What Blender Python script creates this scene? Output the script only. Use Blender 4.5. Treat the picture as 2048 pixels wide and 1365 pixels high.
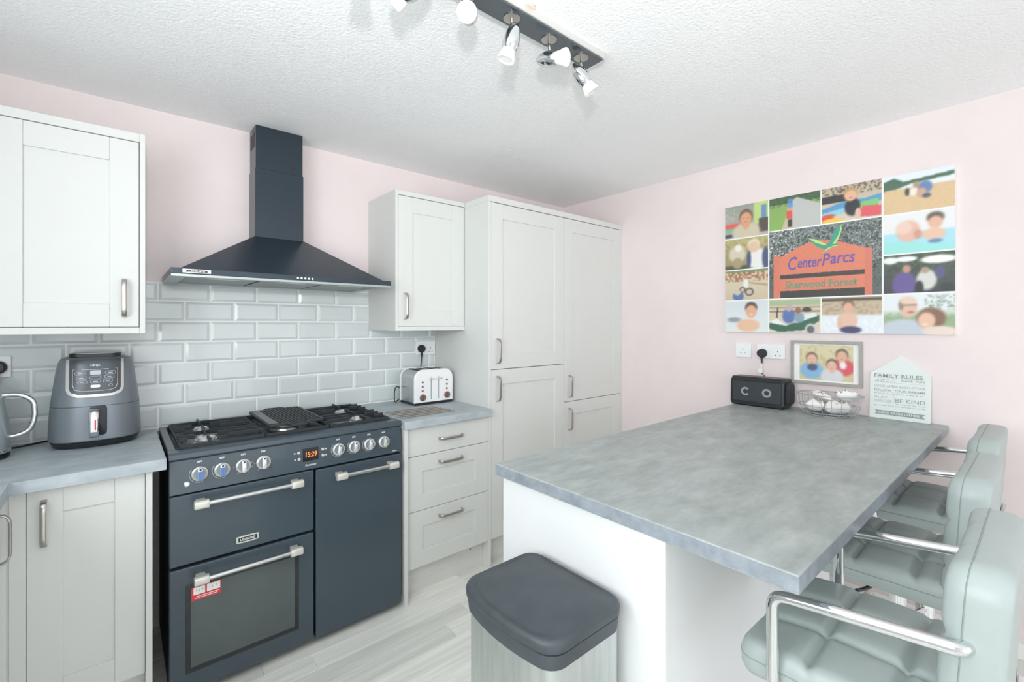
import bpy, bmesh, math, random
import numpy as np
from mathutils import Vector, Matrix

for o in list(bpy.data.objects): bpy.data.objects.remove(o, do_unlink=True)
scene = bpy.context.scene
COL = scene.collection
R = math.radians
# ------------------------------------------------------------------ camera
cam_d = bpy.data.cameras.new('camera'); cam = bpy.data.objects.new('camera', cam_d); COL.objects.link(cam)
cam.location = (0, 0, 1.37); cam.rotation_euler = (R(90), 0, R(49.48 - 90))
cam_d.sensor_width = 36; cam_d.lens = 919 / 2048 * 36; cam_d.shift_y = -33.3 / 2048
cam_d.clip_start = 0.02; scene.camera = cam
# ------------------------------------------------------------------ world, daylight, exposure
world = bpy.data.worlds.new('sky'); scene.world = world; world.use_nodes = True
bg = world.node_tree.nodes['Background']; bg.inputs[0].default_value = (0.86, 0.93, 1.0, 1); bg.inputs[1].default_value = 1.0
def area(name, loc, rot, sx, sy, power, col=(1, 1, 1)):
    l = bpy.data.lights.new(name, 'AREA'); l.shape = 'RECTANGLE'; l.size = sx; l.size_y = sy; l.energy = power; l.color = col
    o = bpy.data.objects.new(name, l); COL.objects.link(o); o.location = loc; o.rotation_euler = rot; return o
# daylight entering by the kitchen window in the left wall; added fill at unseen, made-up doors behind the camera
area('daylight_kitchen_window', (-0.93, 0.15, 1.60), (0, R(-90), 0), 1.05, 1.95, 46, (0.95, 0.985, 1.0))
area('daylight_patio_doors', (0.97, -3.78, 1.15), (R(90), 0, 0), 3.4, 2.2, 42, (0.98, 0.99, 1.0))
# the photographer's flash above the camera (it throws the crisp lamp shadows on the ceiling)
fl = bpy.data.lights.new('camera_flash', 'SPOT'); fl.energy = 62; fl.shadow_soft_size = 0.035; fl.spot_size = R(118); fl.spot_blend = 1.0
flo = bpy.data.objects.new('camera_flash', fl); COL.objects.link(flo); flo.location = (-0.03, -0.03, 1.70); flo.rotation_euler = (R(90 + 24), 0, R(49.48 - 90))
vs = scene.view_settings
vs.view_transform = 'Standard'; vs.look = 'None'; vs.gamma = 1; vs.use_curve_mapping = False; vs.exposure = 0.0
scene.cycles.max_bounces = 16; scene.cycles.diffuse_bounces = 10; scene.cycles.glossy_bounces = 6

# ------------------------------------------------------------------ materials
def lin(c):
    if isinstance(c, str):
        c = [int(c[i:i + 2], 16) / 255 for i in (0, 2, 4)]
    return tuple((x / 12.92 if x <= 0.04045 else ((x + 0.055) / 1.055) ** 2.4) for x in c)
def mat(name, c, rough=0.5, metal=0.0, var=0.0, vscale=(8, 8, 8), bump=0.0, bscale=60.0, c2=None, spec=0.5, emit=None, es=1.0, coat=0.0, detail=4, rnd=0.0, bdist=0.002):
    m = bpy.data.materials.new(name); m.use_nodes = True
    nt = m.node_tree; b = nt.nodes['Principled BSDF']
    col = lin(c); b.inputs['Base Color'].default_value = (*col, 1)
    b.inputs['Roughness'].default_value = rough; b.inputs['Metallic'].default_value = metal
    b.inputs['Specular IOR Level'].default_value = spec; b.inputs['Coat Weight'].default_value = coat
    if emit:
        b.inputs['Emission Color'].default_value = (*lin(emit), 1); b.inputs['Emission Strength'].default_value = es
    tc = nt.nodes.new('ShaderNodeTexCoord')
    if var or c2:
        mp = nt.nodes.new('ShaderNodeMapping'); mp.inputs['Scale'].default_value = vscale
        nz = nt.nodes.new('ShaderNodeTexNoise'); nz.inputs['Scale'].default_value = 1; nz.inputs['Detail'].default_value = detail
        nz.inputs['Roughness'].default_value = 0.62
        rp = nt.nodes.new('ShaderNodeValToRGB'); rp.color_ramp.elements[0].position = 0.3; rp.color_ramp.elements[1].position = 0.7
        cc = lin(c2) if c2 else tuple(min(1, x * (1 + var)) for x in col)
        ca = col if c2 else tuple(x * (1 - var) for x in col)
        rp.color_ramp.elements[0].color = (*ca, 1); rp.color_ramp.elements[1].color = (*cc, 1)
        nt.links.new(tc.outputs['Object'], mp.inputs[0]); nt.links.new(mp.outputs[0], nz.inputs['Vector'])
        nt.links.new(nz.outputs['Fac'], rp.inputs[0])
        out = rp.outputs[0]
        if rnd:
            oi = nt.nodes.new('ShaderNodeObjectInfo'); mr = nt.nodes.new('ShaderNodeMapRange')
            mr.inputs['To Min'].default_value = 1 - rnd; mr.inputs['To Max'].default_value = 1 + rnd
            hs = nt.nodes.new('ShaderNodeHueSaturation')
            nt.links.new(oi.outputs['Random'], mr.inputs['Value']); nt.links.new(mr.outputs[0], hs.inputs['Value'])
            nt.links.new(out, hs.inputs['Color']); out = hs.outputs[0]
            cb = nt.nodes.new('ShaderNodeCombineXYZ'); ml = nt.nodes.new('ShaderNodeMath'); ml.operation = 'MULTIPLY'; ml.inputs[1].default_value = 37
            nt.links.new(oi.outputs['Random'], ml.inputs[0]); nt.links.new(ml.outputs[0], cb.inputs[2]); nt.links.new(ml.outputs[0], cb.inputs[0]); nt.links.new(cb.outputs[0], mp.inputs['Location'])
        nt.links.new(out, b.inputs['Base Color'])
    if bump:
        nb = nt.nodes.new('ShaderNodeTexNoise'); nb.inputs['Scale'].default_value = bscale; nb.inputs['Detail'].default_value = 5
        bp = nt.nodes.new('ShaderNodeBump'); bp.inputs['Strength'].default_value = bump; bp.inputs['Distance'].default_value = bdist
        nt.links.new(tc.outputs['Object'], nb.inputs['Vector']); nt.links.new(nb.outputs['Fac'], bp.inputs['Height'])
        nt.links.new(bp.outputs[0], b.inputs['Normal'])
    return m
M = {}
M['pink'] = mat('pink_wall_paint', 'e8dcdc', 0.75, var=0.03, vscale=(2.5, 2.5, 2.5), bump=0.15, bscale=90)
M['white_wall'] = mat('white_wall_paint', 'e8e8e6', 0.8, bump=0.1, bscale=90)
M['ceiling'] = mat('stippled_white_ceiling', 'f4f5f6', 0.8, var=0.02, vscale=(1.5, 1.5, 1.5), bump=0.55, bscale=105, bdist=0.006)
M['skirting'] = mat('white_gloss_paint', 'eeeeec', 0.4)
M['tile'] = mat('pale_grey_glazed_tile', 'd2d9d9', 0.12, var=0.015, vscale=(4, 4, 4), coat=0.3)
M['grout'] = mat('white_grout', 'f3f4f2', 0.8, bump=0.1)
M['cab'] = mat('light_grey_cabinet', 'd7d9d6', 0.42, var=0.01, vscale=(3, 3, 3))
M['carcass'] = mat('cabinet_carcass', 'dfe0dd', 0.5)
M['gap'] = mat('dark_gap_board', '4a4c4c', 0.8)  # dark sheet behind doors; its colour stands in for gap shade
M['white_panel'] = mat('white_end_panel', 'e2e4e5', 0.4)
M['plinth'] = mat('scuffed_plinth', 'dcdcd8', 0.5, var=0.05, vscale=(5, 5, 20))
M['nickel'] = mat('satin_nickel', 'b9b5b0', 0.28, 1.0)
M['chrome'] = mat('polished_chrome', 'dfe0e2', 0.06, 1.0)
M['steel'] = mat('brushed_steel', 'c4c6c6', 0.3, 1.0, var=0.06, vscale=(60, 60, 2))
M['anthracite'] = mat('anthracite_enamel', '3f4c55', 0.32, var=0.04, vscale=(4, 4, 4), coat=0.15)
M['black'] = mat('black_plastic', '202428', 0.38)
M['soft_black'] = mat('matt_black_rubber', '2a2d31', 0.6)
M['dark_gap'] = mat('dark_cooker_gap', '101214', 0.6)
M['hood'] = mat('black_hood_metal', '343f48', 0.25, 0.35, var=0.03, vscale=(3, 3, 3))
M['hood_side'] = mat('hood_grey_lip', 'a9b2b2', 0.35, 0.6)
M['cast'] = mat('cast_iron', '33383c', 0.5, 0.2, bump=0.3, bscale=250)
M['hobtop'] = mat('enamel_hob_top', '5c656a', 0.3, 0.4, var=0.05, vscale=(6, 6, 6))
M['silver'] = mat('satin_silver_plastic', 'd6d7d4', 0.3, 0.55)
M['alu'] = mat('burner_aluminium', 'e4e4e2', 0.3, 0.8)
M['blue_film'] = mat('blue_protective_film', '4c74b4', 0.3)
M['ivory'] = mat('handle_end_cap', 'd9d8d0', 0.3, 0.35)
M['oven_frame'] = mat('black_oven_glass_border', '141c20', 0.08, coat=0.5)
M['oven_glass'] = mat('smoked_oven_glass', '4c5656', 0.12, var=0.07, vscale=(6, 6, 6), coat=0.5)
M['red'] = mat('red_sticker', 'd6383e', 0.5)
M['white'] = mat('white_print', 'f2f2f0', 0.5)
M['greyprint'] = mat('pale_grey_print', 'c6cccf', 0.5)
M['display'] = mat('display_window', '1b2023', 0.1)
M['amber'] = mat('amber_digits', 'f07a30', 0.5, emit='ff7a28', es=1.3)
def worktop_mat(name, scale, a, b2):
    return mat(name, a, 0.42, c2=b2, vscale=scale, bump=0.08, bscale=160, detail=9)
M['top'] = worktop_mat('grey_stone_laminate', (9, 22, 14), '8a9391', 'abb2b1')
M['topL'] = worktop_mat('grey_stone_laminate_b', (9, 22, 14), '9aa5ab', 'bcc5ca')
M['edge'] = worktop_mat('grey_stone_laminate_edge', (30, 30, 30), '7f878f', '9ba3ab')
M['plank'] = mat('grey_wood_plank', 'd8dad4', 0.4, c2='f3f3ee', vscale=(1.6, 34, 8), detail=8, rnd=0.11)
M['subfloor'] = mat('subfloor', '77756e', 0.9)
M['airfryer'] = mat('gunmetal_plastic', '7d858c', 0.36, 0.35)
M['airpanel'] = mat('airfryer_fascia', '4d545a', 0.3, 0.2)
M['kettle'] = mat('grey_kettle_enamel', 'a0abae', 0.25, 0.2, coat=0.3)
M['toaster'] = mat('white_toaster_enamel', 'f0f1f2', 0.25, coat=0.4)
M['copper'] = mat('rose_copper', 'a08078', 0.3, 0.9)
M['socket'] = mat('white_socket_plastic', 'eceef0', 0.35)
M['leather'] = mat('sage_grey_faux_leather', 'a3aeac', 0.42, var=0.03, vscale=(6, 6, 6), bump=0.12, bscale=320, bdist=0.001)
M['stitch'] = mat('dark_sage_stitching', '86918d', 0.6)
M['bin_lid'] = mat('dusty_black_bin_lid', '33393e', 0.5, c2='4a5257', vscale=(5, 5, 5), detail=8)
M['bin_body'] = mat('stained_brushed_steel_bin', 'b4bbb8', 0.36, 0.75, c2='d2d6d4', vscale=(30, 30, 2.5), detail=6)
M['grille'] = mat('speaker_grille', '30363b', 0.55, bump=0.3, bscale=600)
M['wire'] = mat('pale_wire', 'b4b8ba', 0.4, 0.4)
M['paper'] = mat('white_paper', 'f2f0ee', 0.7, bump=0.2, bscale=40)
M['sign'] = mat('pale_mint_sign_board', 'dfe6e3', 0.55)
M['signtext'] = mat('grey_sign_print', '939b9e', 0.6)
M['signlight'] = mat('light_grey_sign_print', 'b4babb', 0.6)
M['frame'] = mat('grey_wood_frame', 'a3a19c', 0.5, var=0.06, vscale=(60, 60, 60))
M['canvas'] = mat('white_canvas', 'efefee', 0.6)
M['bulb'] = mat('white_bulb_glass', 'f0f0ec', 0.3, emit='ffffff', es=0.05)
M['track'] = mat('glossy_dark_track', '3c454d', 0.12, coat=0.6)
M['stain'] = mat('brown_ceiling_stain', 'cbb29c', 0.9, c2='eee8e0', vscale=(60, 60, 60))
M['wtext'] = M['white']
def vcol_mat():
    m = bpy.data.materials.new('printed_photo'); m.use_nodes = True; nt = m.node_tree; b = nt.nodes['Principled BSDF']
    a = nt.nodes.new('ShaderNodeAttribute'); a.attribute_name = 'Col'; nt.links.new(a.outputs['Color'], b.inputs['Base Color'])
    b.inputs['Roughness'].default_value = 0.55; return m
M['print'] = vcol_mat()

# ------------------------------------------------------------------ geometry helpers
def V(*a): return Vector(a)
class B:
    """collects shapes (world coordinates) and links them as one mesh object"""
    def __init__(s): s.bm = bmesh.new()
    def box(s, x0, x1, y0, y1, z0, z1, bev=0.0, seg=2):
        r = bmesh.ops.create_cube(s.bm, size=1)
        vs_ = r['verts']
        for v in vs_: v.co = V(x0 + (v.co.x + .5) * (x1 - x0), y0 + (v.co.y + .5) * (y1 - y0), z0 + (v.co.z + .5) * (z1 - z0))
        if bev:
            es = list({e for v in vs_ for e in v.link_edges})
            bmesh.ops.bevel(s.bm, geom=es, offset=bev, segments=seg, affect='EDGES', profile=0.5)
        return s
    def pydata(s, vs_, fs):
        bv = [s.bm.verts.new(v) for v in vs_]
        for f in fs:
            try: s.bm.faces.new([bv[i] for i in f])
            except ValueError: pass
        return s
    def prism(s, poly, d, bev=0.0, seg=2):
        """poly: list of 3D points (planar), extruded by vector d"""
        n = len(poly); d = Vector(d)
        bv = [s.bm.verts.new(p) for p in poly] + [s.bm.verts.new(Vector(p) + d) for p in poly]
        fs = [s.bm.faces.new(bv[:n][::-1]), s.bm.faces.new(bv[n:])]
        for i in range(n): fs.append(s.bm.faces.new([bv[i], bv[(i + 1) % n], bv[n + (i + 1) % n], bv[n + i]]))
        if bev:
            es = list({e for f in fs for e in f.edges})
            bmesh.ops.bevel(s.bm, geom=es, offset=bev, segments=seg, affect='EDGES', profile=0.5)
        return s
    def cyl(s, p0, p1, r, r2=None, n=20, caps=True):
        p0, p1 = Vector(p0), Vector(p1); d = (p1 - p0); L = d.length; d.normalize()
        q = d.to_track_quat('Z', 'Y'); r2 = r if r2 is None else r2
        a = [s.bm.verts.new(p0 + q @ V(r * math.cos(2 * math.pi * i / n), r * math.sin(2 * math.pi * i / n), 0)) for i in range(n)]
        b = [s.bm.verts.new(p1 + q @ V(r2 * math.cos(2 * math.pi * i / n), r2 * math.sin(2 * math.pi * i / n), 0)) for i in range(n)]
        for i in range(n): s.bm.faces.new([a[i], a[(i + 1) % n], b[(i + 1) % n], b[i]])
        if caps: s.bm.faces.new(a[::-1]); s.bm.faces.new(b)
        return s
    def lathe(s, prof, origin=(0, 0, 0), axis=(0, 0, 1), n=32):
        """prof: list of (radius, height) along axis"""
        q = Vector(axis).to_track_quat('Z', 'Y'); o = Vector(origin); rings = []
        for r, h in prof:
            if r < 1e-5: rings.append([s.bm.verts.new(o + q @ V(0, 0, h))])
            else: rings.append([s.bm.verts.new(o + q @ V(r * math.cos(2 * math.pi * i / n), r * math.sin(2 * math.pi * i / n), h)) for i in range(n)])
        for a, b in zip(rings, rings[1:]):
            for i in range(n):
                j = (i + 1) % n
                f = ([a[0], b[j], b[i]] if len(a) == 1 else [a[i], a[j], b[0]] if len(b) == 1 else [a[i], a[j], b[j], b[i]])
                try: s.bm.faces.new(f)
                except ValueError: pass
        return s
    def tube(s, pts, r, n=10, closed=False, caps=True, rx=None, side=None):
        """round (or elliptical/rectangular if rx, side) sweep along pts"""
        P = [Vector(p) for p in pts]; N = len(P); rings = []
        up = None
        for i in range(N):
            if closed: t = (P[(i + 1) % N] - P[i - 1])
            else: t = P[min(i + 1, N - 1)] - P[max(i - 1, 0)]
            t.normalize()
            if side is not None:
                a = Vector(side); b = t.cross(a); b.normalize()
            else:
                if up is None:
                    up = V(0, 0, 1) if abs(t.z) < .9 else V(1, 0, 0)
                a = t.cross(up); a.normalize(); b = a.cross(t); up = b.copy(); 
                a, b = a, b
            if rx is None: ring = [s.bm.verts.new(P[i] + a * (r * math.cos(2 * math.pi * k / n)) + b * (r * math.sin(2 * math.pi * k / n))) for k in range(n)]
            else:
                c = min(r, rx) * .5
                pr = [(rx, r - c), (rx - c, r), (-rx + c, r), (-rx, r - c), (-rx, -r + c), (-rx + c, -r), (rx - c, -r), (rx, -r + c)]
                ring = [s.bm.verts.new(P[i] + a * u + b * w) for u, w in pr]
            rings.append(ring)
        m = len(rings[0]); rng = range(N) if closed else range(N - 1)
        for i in rng:
            A, Bn = rings[i], rings[(i + 1) % N]
            for k in range(m): s.bm.faces.new([A[k], A[(k + 1) % m], Bn[(k + 1) % m], Bn[k]])
        if caps and not closed: s.bm.faces.new(rings[0][::-1]); s.bm.faces.new(rings[-1])
        return s
    def loft(s, rings, cap0=True, cap1=True):
        rr = [[s.bm.verts.new(p) for p in r] for r in rings]; n = len(rr[0])
        for a, b in zip(rr, rr[1:]):
            for i in range(n): s.bm.faces.new([a[i], a[(i + 1) % n], b[(i + 1) % n], b[i]])
        if cap0: s.bm.faces.new(rr[0][::-1])
        if cap1: s.bm.faces.new(rr[-1])
        return s
    def build(s, name, m, parent=None, origin=None, smooth=False, angle=35):
        o0 = Vector(origin) if origin is not None else V(0, 0, 0)
        if parent is not None: o0 = Vector(parent.get('_o', (0, 0, 0)))
        bmesh.ops.recalc_face_normals(s.bm, faces=s.bm.faces)
        me = bpy.data.meshes.new(name)
        if o0.length: bmesh.ops.translate(s.bm, verts=s.bm.verts, vec=-o0)
        s.bm.to_mesh(me); s.bm.free()
        me.materials.append(M[m] if isinstance(m, str) else m)
        if smooth:
            for p in me.polygons: p.use_smooth = True
            try: me.set_sharp_from_angle(angle=R(angle))
            except Exception: pass
        o = bpy.data.objects.new(name, me); COL.objects.link(o)
        if parent is not None: o.parent = parent; o['_o'] = tuple(o0)
        else: o.location = o0; o['_o'] = tuple(o0)
        return o
def tag(o, label, cat, group=None):
    o['label'] = label; o['category'] = cat
    if group: o['group'] = group
    return o
def struct(o): o['kind'] = 'structure'; return o
def thing(name, label, cat, loc, group=None):
    o = bpy.data.objects.new(name, None); COL.objects.link(o); o.location = loc; o.empty_display_size = 0.05
    o['_o'] = tuple(loc); return tag(o, label, cat, group)
def arc(c, r, a0, a1, n, u, v):
    c, u, v = Vector(c), Vector(u), Vector(v)
    return [c + u * (r * math.cos(a0 + (a1 - a0) * i / n)) + v * (r * math.sin(a0 + (a1 - a0) * i / n)) for i in range(n + 1)]
def fillet(pts, r, n=5):
    """round the corners of a polyline"""
    P = [Vector(p) for p in pts]; out = [P[0]]
    for i in range(1, len(P) - 1):
        a = (P[i - 1] - P[i]); b = (P[i + 1] - P[i]); rr = min(r, a.length * .49, b.length * .49)
        a.normalize(); b.normalize(); p0 = P[i] + a * rr; p1 = P[i] + b * rr
        for k in range(n + 1):
            t = k / n; out.append(p0 * (1 - t) ** 2 + P[i] * (2 * t * (1 - t)) + p1 * t * t)
    out.append(P[-1]); return out
def spline(pts, n=8):
    P = [Vector(p) for p in pts]; Q = [P[0]] + P + [P[-1]]; out = []
    for i in range(1, len(Q) - 2):
        for k in range(n):
            t = k / n; a, b, c, d = Q[i - 1], Q[i], Q[i + 1], Q[i + 2]
            out.append(.5 * ((2 * b) + (c - a) * t + (2 * a - 5 * b + 4 * c - d) * t * t + (3 * b - a - 3 * c + d) * t ** 3))
    out.append(P[-1]); return out
def rrect(w, h, r, n=5):
    """rounded rectangle outline, centred, list of (u,v)"""
    out = []
    for cx, cy, a in ((w / 2 - r, h / 2 - r, 0), (-w / 2 + r, h / 2 - r, 90), (-w / 2 + r, -h / 2 + r, 180), (w / 2 - r, -h / 2 + r, 270)):
        for k in range(n + 1):
            t = R(a + 90 * k / n); out.append((cx + r * math.cos(t), cy + r * math.sin(t)))
    return out
# text: flat printed letters on a surface. basis: centre point, right, up
def text(name, body, m, centre, right, up, w, h, parent, bold=0.0, depth=0.0004, shear=0.0, space=1.0):
    cu = bpy.data.curves.new(name, 'FONT'); cu.body = body; cu.align_x = 'CENTER'; cu.extrude = 0; cu.offset = bold; cu.shear = shear; cu.space_character = space
    cu.resolution_u = 3
    ob = bpy.data.objects.new(name, cu); me = bpy.data.meshes.new_from_object(ob); bpy.data.objects.remove(ob)
    co = np.array([v.co[:] for v in me.vertices]); lo, hi = co.min(0), co.max(0)
    right, up, centre = Vector(right), Vector(up), Vector(centre); nrm = right.cross(up)
    sx = w / (hi[0] - lo[0]); sy = h / (hi[1] - lo[1]) if h else sx
    o0 = Vector(parent['_o'])
    for v in me.vertices:
        x = (v.co.x - (lo[0] + hi[0]) / 2) * sx; y = (v.co.y - (lo[1] + hi[1]) / 2) * sy
        v.co = centre + right * x + up * y + nrm * depth - o0
    me.materials.append(M[m] if isinstance(m, str) else m); me.name = name
    o = bpy.data.objects.new(name, me); COL.objects.link(o); o.parent = parent; o['_o'] = tuple(o0); return o
XR, ZU, YL = (1, 0, 0), (0, 0, 1), (0, -1, 0)     # right vectors: back wall XR, right wall YL

# ------------------------------------------------------------------ room shell
YA, YT, XB, XLW, YR, CZ = 2.63, 2.622, 2.81, -0.87, -3.7, 2.34
fl_ = struct(B().box(XLW - .1, XB + .1, YR - .1, YA + .1, -0.06, -0.006).build('floor', 'subfloor'))
rng = random.Random(4)
pm = {}
y = YR; row = 0
while y < YA - .005:
    w = .098; y1 = min(y + w, YA)
    x = XLW - rng.uniform(0, .8)
    while x < XB:
        L = rng.choice((.62, .8, .98, 1.22)); a, b_ = max(x, XLW), min(x + L, XB)
        if b_ - a > .02:
            key = (round(b_ - a, 3), round(y1 - y, 3))
            if key not in pm:
                po = B().box(.0004, key[0] - .0004, .0004, key[1] - .0004, -.006, 0, .0009, 1).build('plank', 'plank'); pm[key] = po.data
                bpy.data.objects.remove(po)
            o = bpy.data.objects.new('plank', pm[key]); COL.objects.link(o); o.location = (a, y, 0); o.parent = fl_
        x += L
    y += w; row += 1
struct(B().box(XLW - .1, XB + .1, YR - .1, YA + .1, CZ, CZ + .1).build('ceiling', 'ceiling'))
wb = struct(B().box(XLW - .1, XB + .1, YA, YA + .1, -.06, CZ).build('wall_back', 'pink'))
struct(B().box(XB, XB + .1, YR - .1, YA, -.06, CZ).build('wall_right', 'pink'))
# left wall with the window opening, rear wall with a made-up glazed opening for the fill
wl = B(); wl.box(XLW - .1, XLW, YR - .1, -.87, -.06, CZ); wl.box(XLW - .1, XLW, 1.17, YA, -.06, CZ)
wl.box(XLW - .1, XLW, -.87, 1.17, -.06, 1.05); wl.box(XLW - .1, XLW, -.87, 1.17, 2.15, CZ)
struct(wl.build('wall_left', 'white_wall'))
wr = B(); wr.box(XLW, -.75, YR - .1, YR, -.06, CZ); wr.box(2.7, XB, YR - .1, YR, -.06, CZ); wr.box(-.75, 2.7, YR - .1, YR, 2.25, CZ)
struct(wr.build('wall_rear', 'pink'))
w1 = B()
for a_ in ((-.87, -.82, 1.05, 2.15), (1.12, 1.17, 1.05, 2.15), (-.82, 1.12, 1.05, 1.1), (-.82, 1.12, 2.1, 2.15), (.13, .17, 1.1, 2.1)): w1.box(XLW - .05, XLW - .01, *a_)
struct(w1.build('window_1', 'skirting'))
d1 = struct(B().box(-.75, -.68, YR - .07, YR - .01, 0, 2.25).box(2.63, 2.7, YR - .07, YR - .01, 0, 2.25).box(-.68, 2.63, YR - .07, YR - .01, 2.18, 2.25).box(.93, 1.01, YR - .07, YR - .01, 0, 2.18).build('door_1', 'skirting'))  # unseen doors, added and widened for the rear fill light
struct(B().box(XB - .016, XB, YR, .56, 0, .066, .004, 2).box(XB - .016, XB, .56, 1.2, 0, .066, .004, 2).build('baseboard_right', 'skirting'))
# splashback: every tile its own piece
B().box(XLW, 1.575, YA - .0040, YA, .885, 1.5625).build('grout', 'grout', wb)
zb = [.9015, .9980, 1.0945, 1.191, 1.2875, 1.384, 1.4775, 1.5605]
tm = {}
def tile_mesh(w, h):
    key = (round(w, 3), round(h, 3))
    if key not in tm:
        g, be, t, e = .0016, .0125, .0072, .0034
        vs_ = []
        for ins, yy in ((g, 0), (g, -e), (g + be, -t)):
            vs_ += [(ins, yy, ins), (key[0] - ins, yy, ins), (key[0] - ins, yy, key[1] - ins), (ins, yy, key[1] - ins)]
        fs = [(8, 9, 10, 11)]
        for k in (0, 4):
            for i in range(4): fs.append((k + i, k + (i + 1) % 4, k + 4 + (i + 1) % 4, k + 4 + i))
        o = B().pydata(vs_, fs).build('tile', 'tile'); tm[key] = o.data; bpy.data.objects.remove(o)
    return tm[key]
for r_ in range(7):
    off = .133 if r_ % 2 == 0 else .233
    x = off - .1997 * 6
    while x < 1.575:
        a, b_ = max(x, XLW), min(x + .1997, 1.575)
        if b_ - a > .03:
            o = bpy.data.objects.new('tile', tile_mesh(b_ - a, zb[r_ + 1] - zb[r_])); COL.objects.link(o); o.location = (a, YA, zb[r_]); o.parent = wb
        x += .1997
# chip in the ceiling paint beside the lights
st = B(); st.lathe([(0, -.001), (.014, -.001), (.021, 0)], (.955, 1.035, CZ), (0, 0, 1), 14).build('paint_chip', 'stain', bpy.data.objects['ceiling'])

# ------------------------------------------------------------------ kitchen units
def handle(parent, p, axis, nrm, L=.142, so=.03):
    """bow handle: centre p on the door face, along axis, standing off along nrm"""
    p, a, n = Vector(p), Vector(axis), Vector(nrm); sd = a.cross(n)
    pts = [p - a * (L / 2), p - a * (L / 2 - .004) + n * so * .75, p - a * (L / 2 - .022) + n * so, p + a * (L / 2 - .022) + n * so, p + a * (L / 2 - .004) + n * so * .75, p + a * (L / 2)]
    return B().tube(fillet(pts, .014, 4), .0028, rx=.0075, side=sd).build('handle', 'nickel', parent, smooth=True, angle=50)
def shaker(parent, x0, x1, z0, z1, y, name='door', stile=.085, rail=None, t=.02):
    """five-piece shaker front facing -Y, front face at y"""
    rail = rail or stile; g = .0003
    d = B().box(x0 + stile - .006, x1 - stile + .006, y + .0075, y + t, z0 + rail - .006, z1 - rail + .006).build(name, 'cab', parent)
    for a, b_ in ((x0, x0 + stile), (x1 - stile, x1)): B().box(a, b_ , y, y + t, z0, z1, .0012, 1).build('stile', 'cab', d)
    for a, b_ in ((z0, z0 + rail), (z1 - rail, z1)): B().box(x0 + stile + g, x1 - stile - g, y + .0003, y + t, a, b_, .0012, 1).build('rail', 'cab', d)
    return d
YF = 2.045
# left wall cabinet
t = thing('wall_cabinet', 'large pale grey wall cabinet above the air fryer', 'cabinet', (-.2, 2.45, 1.335))
B().box(-.52, .058, 2.302, YA, 1.36, 2.07).build('body', 'carcass', t)
B().box(.0595, .077, 2.278, YA, 1.335, 2.105, .001, 1).build('end_panel', 'cab', t)
B().box(-.54, .0592, 2.278, YA, 2.0725, 2.105, .001, 1).build('top_panel', 'cab', t)
B().box(-.54, .0592, 2.278, YA, 1.335, 1.3585, .001, 1).build('bottom_panel', 'cab', t)
B().box(-.54, -.522, 2.278, YA, 1.36, 2.072, .001, 1).build('end_panel', 'cab', t)
B().box(-.52, .0585, 2.298, 2.302, 1.36, 2.07).build('door_shadow_gap', 'gap', t)
d = shaker(t, -.336, .0575, 1.3605, 2.0700, 2.28); handle(d, (.0145, 2.28, 1.47), ZU, YL)
shaker(t, -.519, -.339, 1.3605, 2.0700, 2.28, stile=.06)
# right wall cabinet
t = thing('wall_cabinet', 'narrow pale grey wall cabinet above the toaster', 'cabinet', (1.35, 2.45, 1.335))
B().box(1.145, 1.555, 2.302, YA, 1.36, 2.07).build('body', 'carcass', t)
B().box(1.125, 1.143, 2.278, YA, 1.335, 2.098, .001, 1).build('end_panel', 'cab', t)
B().box(1.1432, 1.574, 2.278, YA, 2.0725, 2.098, .001, 1).build('top_panel', 'cab', t)
B().box(1.1432, 1.574, 2.278, YA, 1.335, 1.3585, .001, 1).build('bottom_panel', 'cab', t)
B().box(1.144, 1.573, 2.298, 2.302, 1.36, 2.07).build('door_shadow_gap', 'gap', t)
d = shaker(t, 1.1445, 1.5705, 1.3605, 2.0695, 2.28); handle(d, (1.183, 2.28, 1.47), ZU, YL)
# tall units
def tall(x0, x1, zs, hz1, hz2, label, left_panel):
    t = thing('tall_cabinet', label, 'cabinet', ((x0 + x1) / 2, 2.35, 0))
    B().box(x0 + .002, x1 - .002, YF + .024, YA, .15, 2.06).build('body', 'carcass', t)
    B().box(x0 + .002, x1 - .002, YF + .0205, YF + .024, .156, 2.06).build('door_shadow_gap', 'gap', t)
    B().box(x0 - (.017 if left_panel else 0), x1 + (0 if left_panel else .012), YF - .002, YA, 2.064, 2.098, .001, 1).build('top_panel', 'cab', t)
    if left_panel: B().box(1.575, 1.592, YF - .002, YA, 0, 2.0635, .001, 1).build('side_panel', 'cab', t)
    else: B().box(x1 + .0005, 2.81, YF - .002, YF + .04, .15, 2.0635, .001, 1).build('filler_strip', 'cab', t)
    B().box(x0 + .002, x1 - .002, 2.105, 2.12, 0, .15).build('plinth', 'plinth', t)
    d = shaker(t, x0 + .0015, x1 - .0015, zs + .0018, 2.0605, YF); handle(d, (x0 + .045, YF, hz1), ZU, YL)
    d = shaker(t, x0 + .0015, x1 - .0015, .156, zs - .0018, YF); handle(d, (x0 + .045, YF, hz2), ZU, YL)
tall(1.5925, 2.1925, 1.113, 1.217, 1.003, 'tall pale grey larder cabinet next to the drawer unit, doors split at middle height', True)
tall(2.1935, 2.7935, .864, .964, .75, 'tall pale grey larder cabinet in the corner against the pink wall', False)
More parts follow.
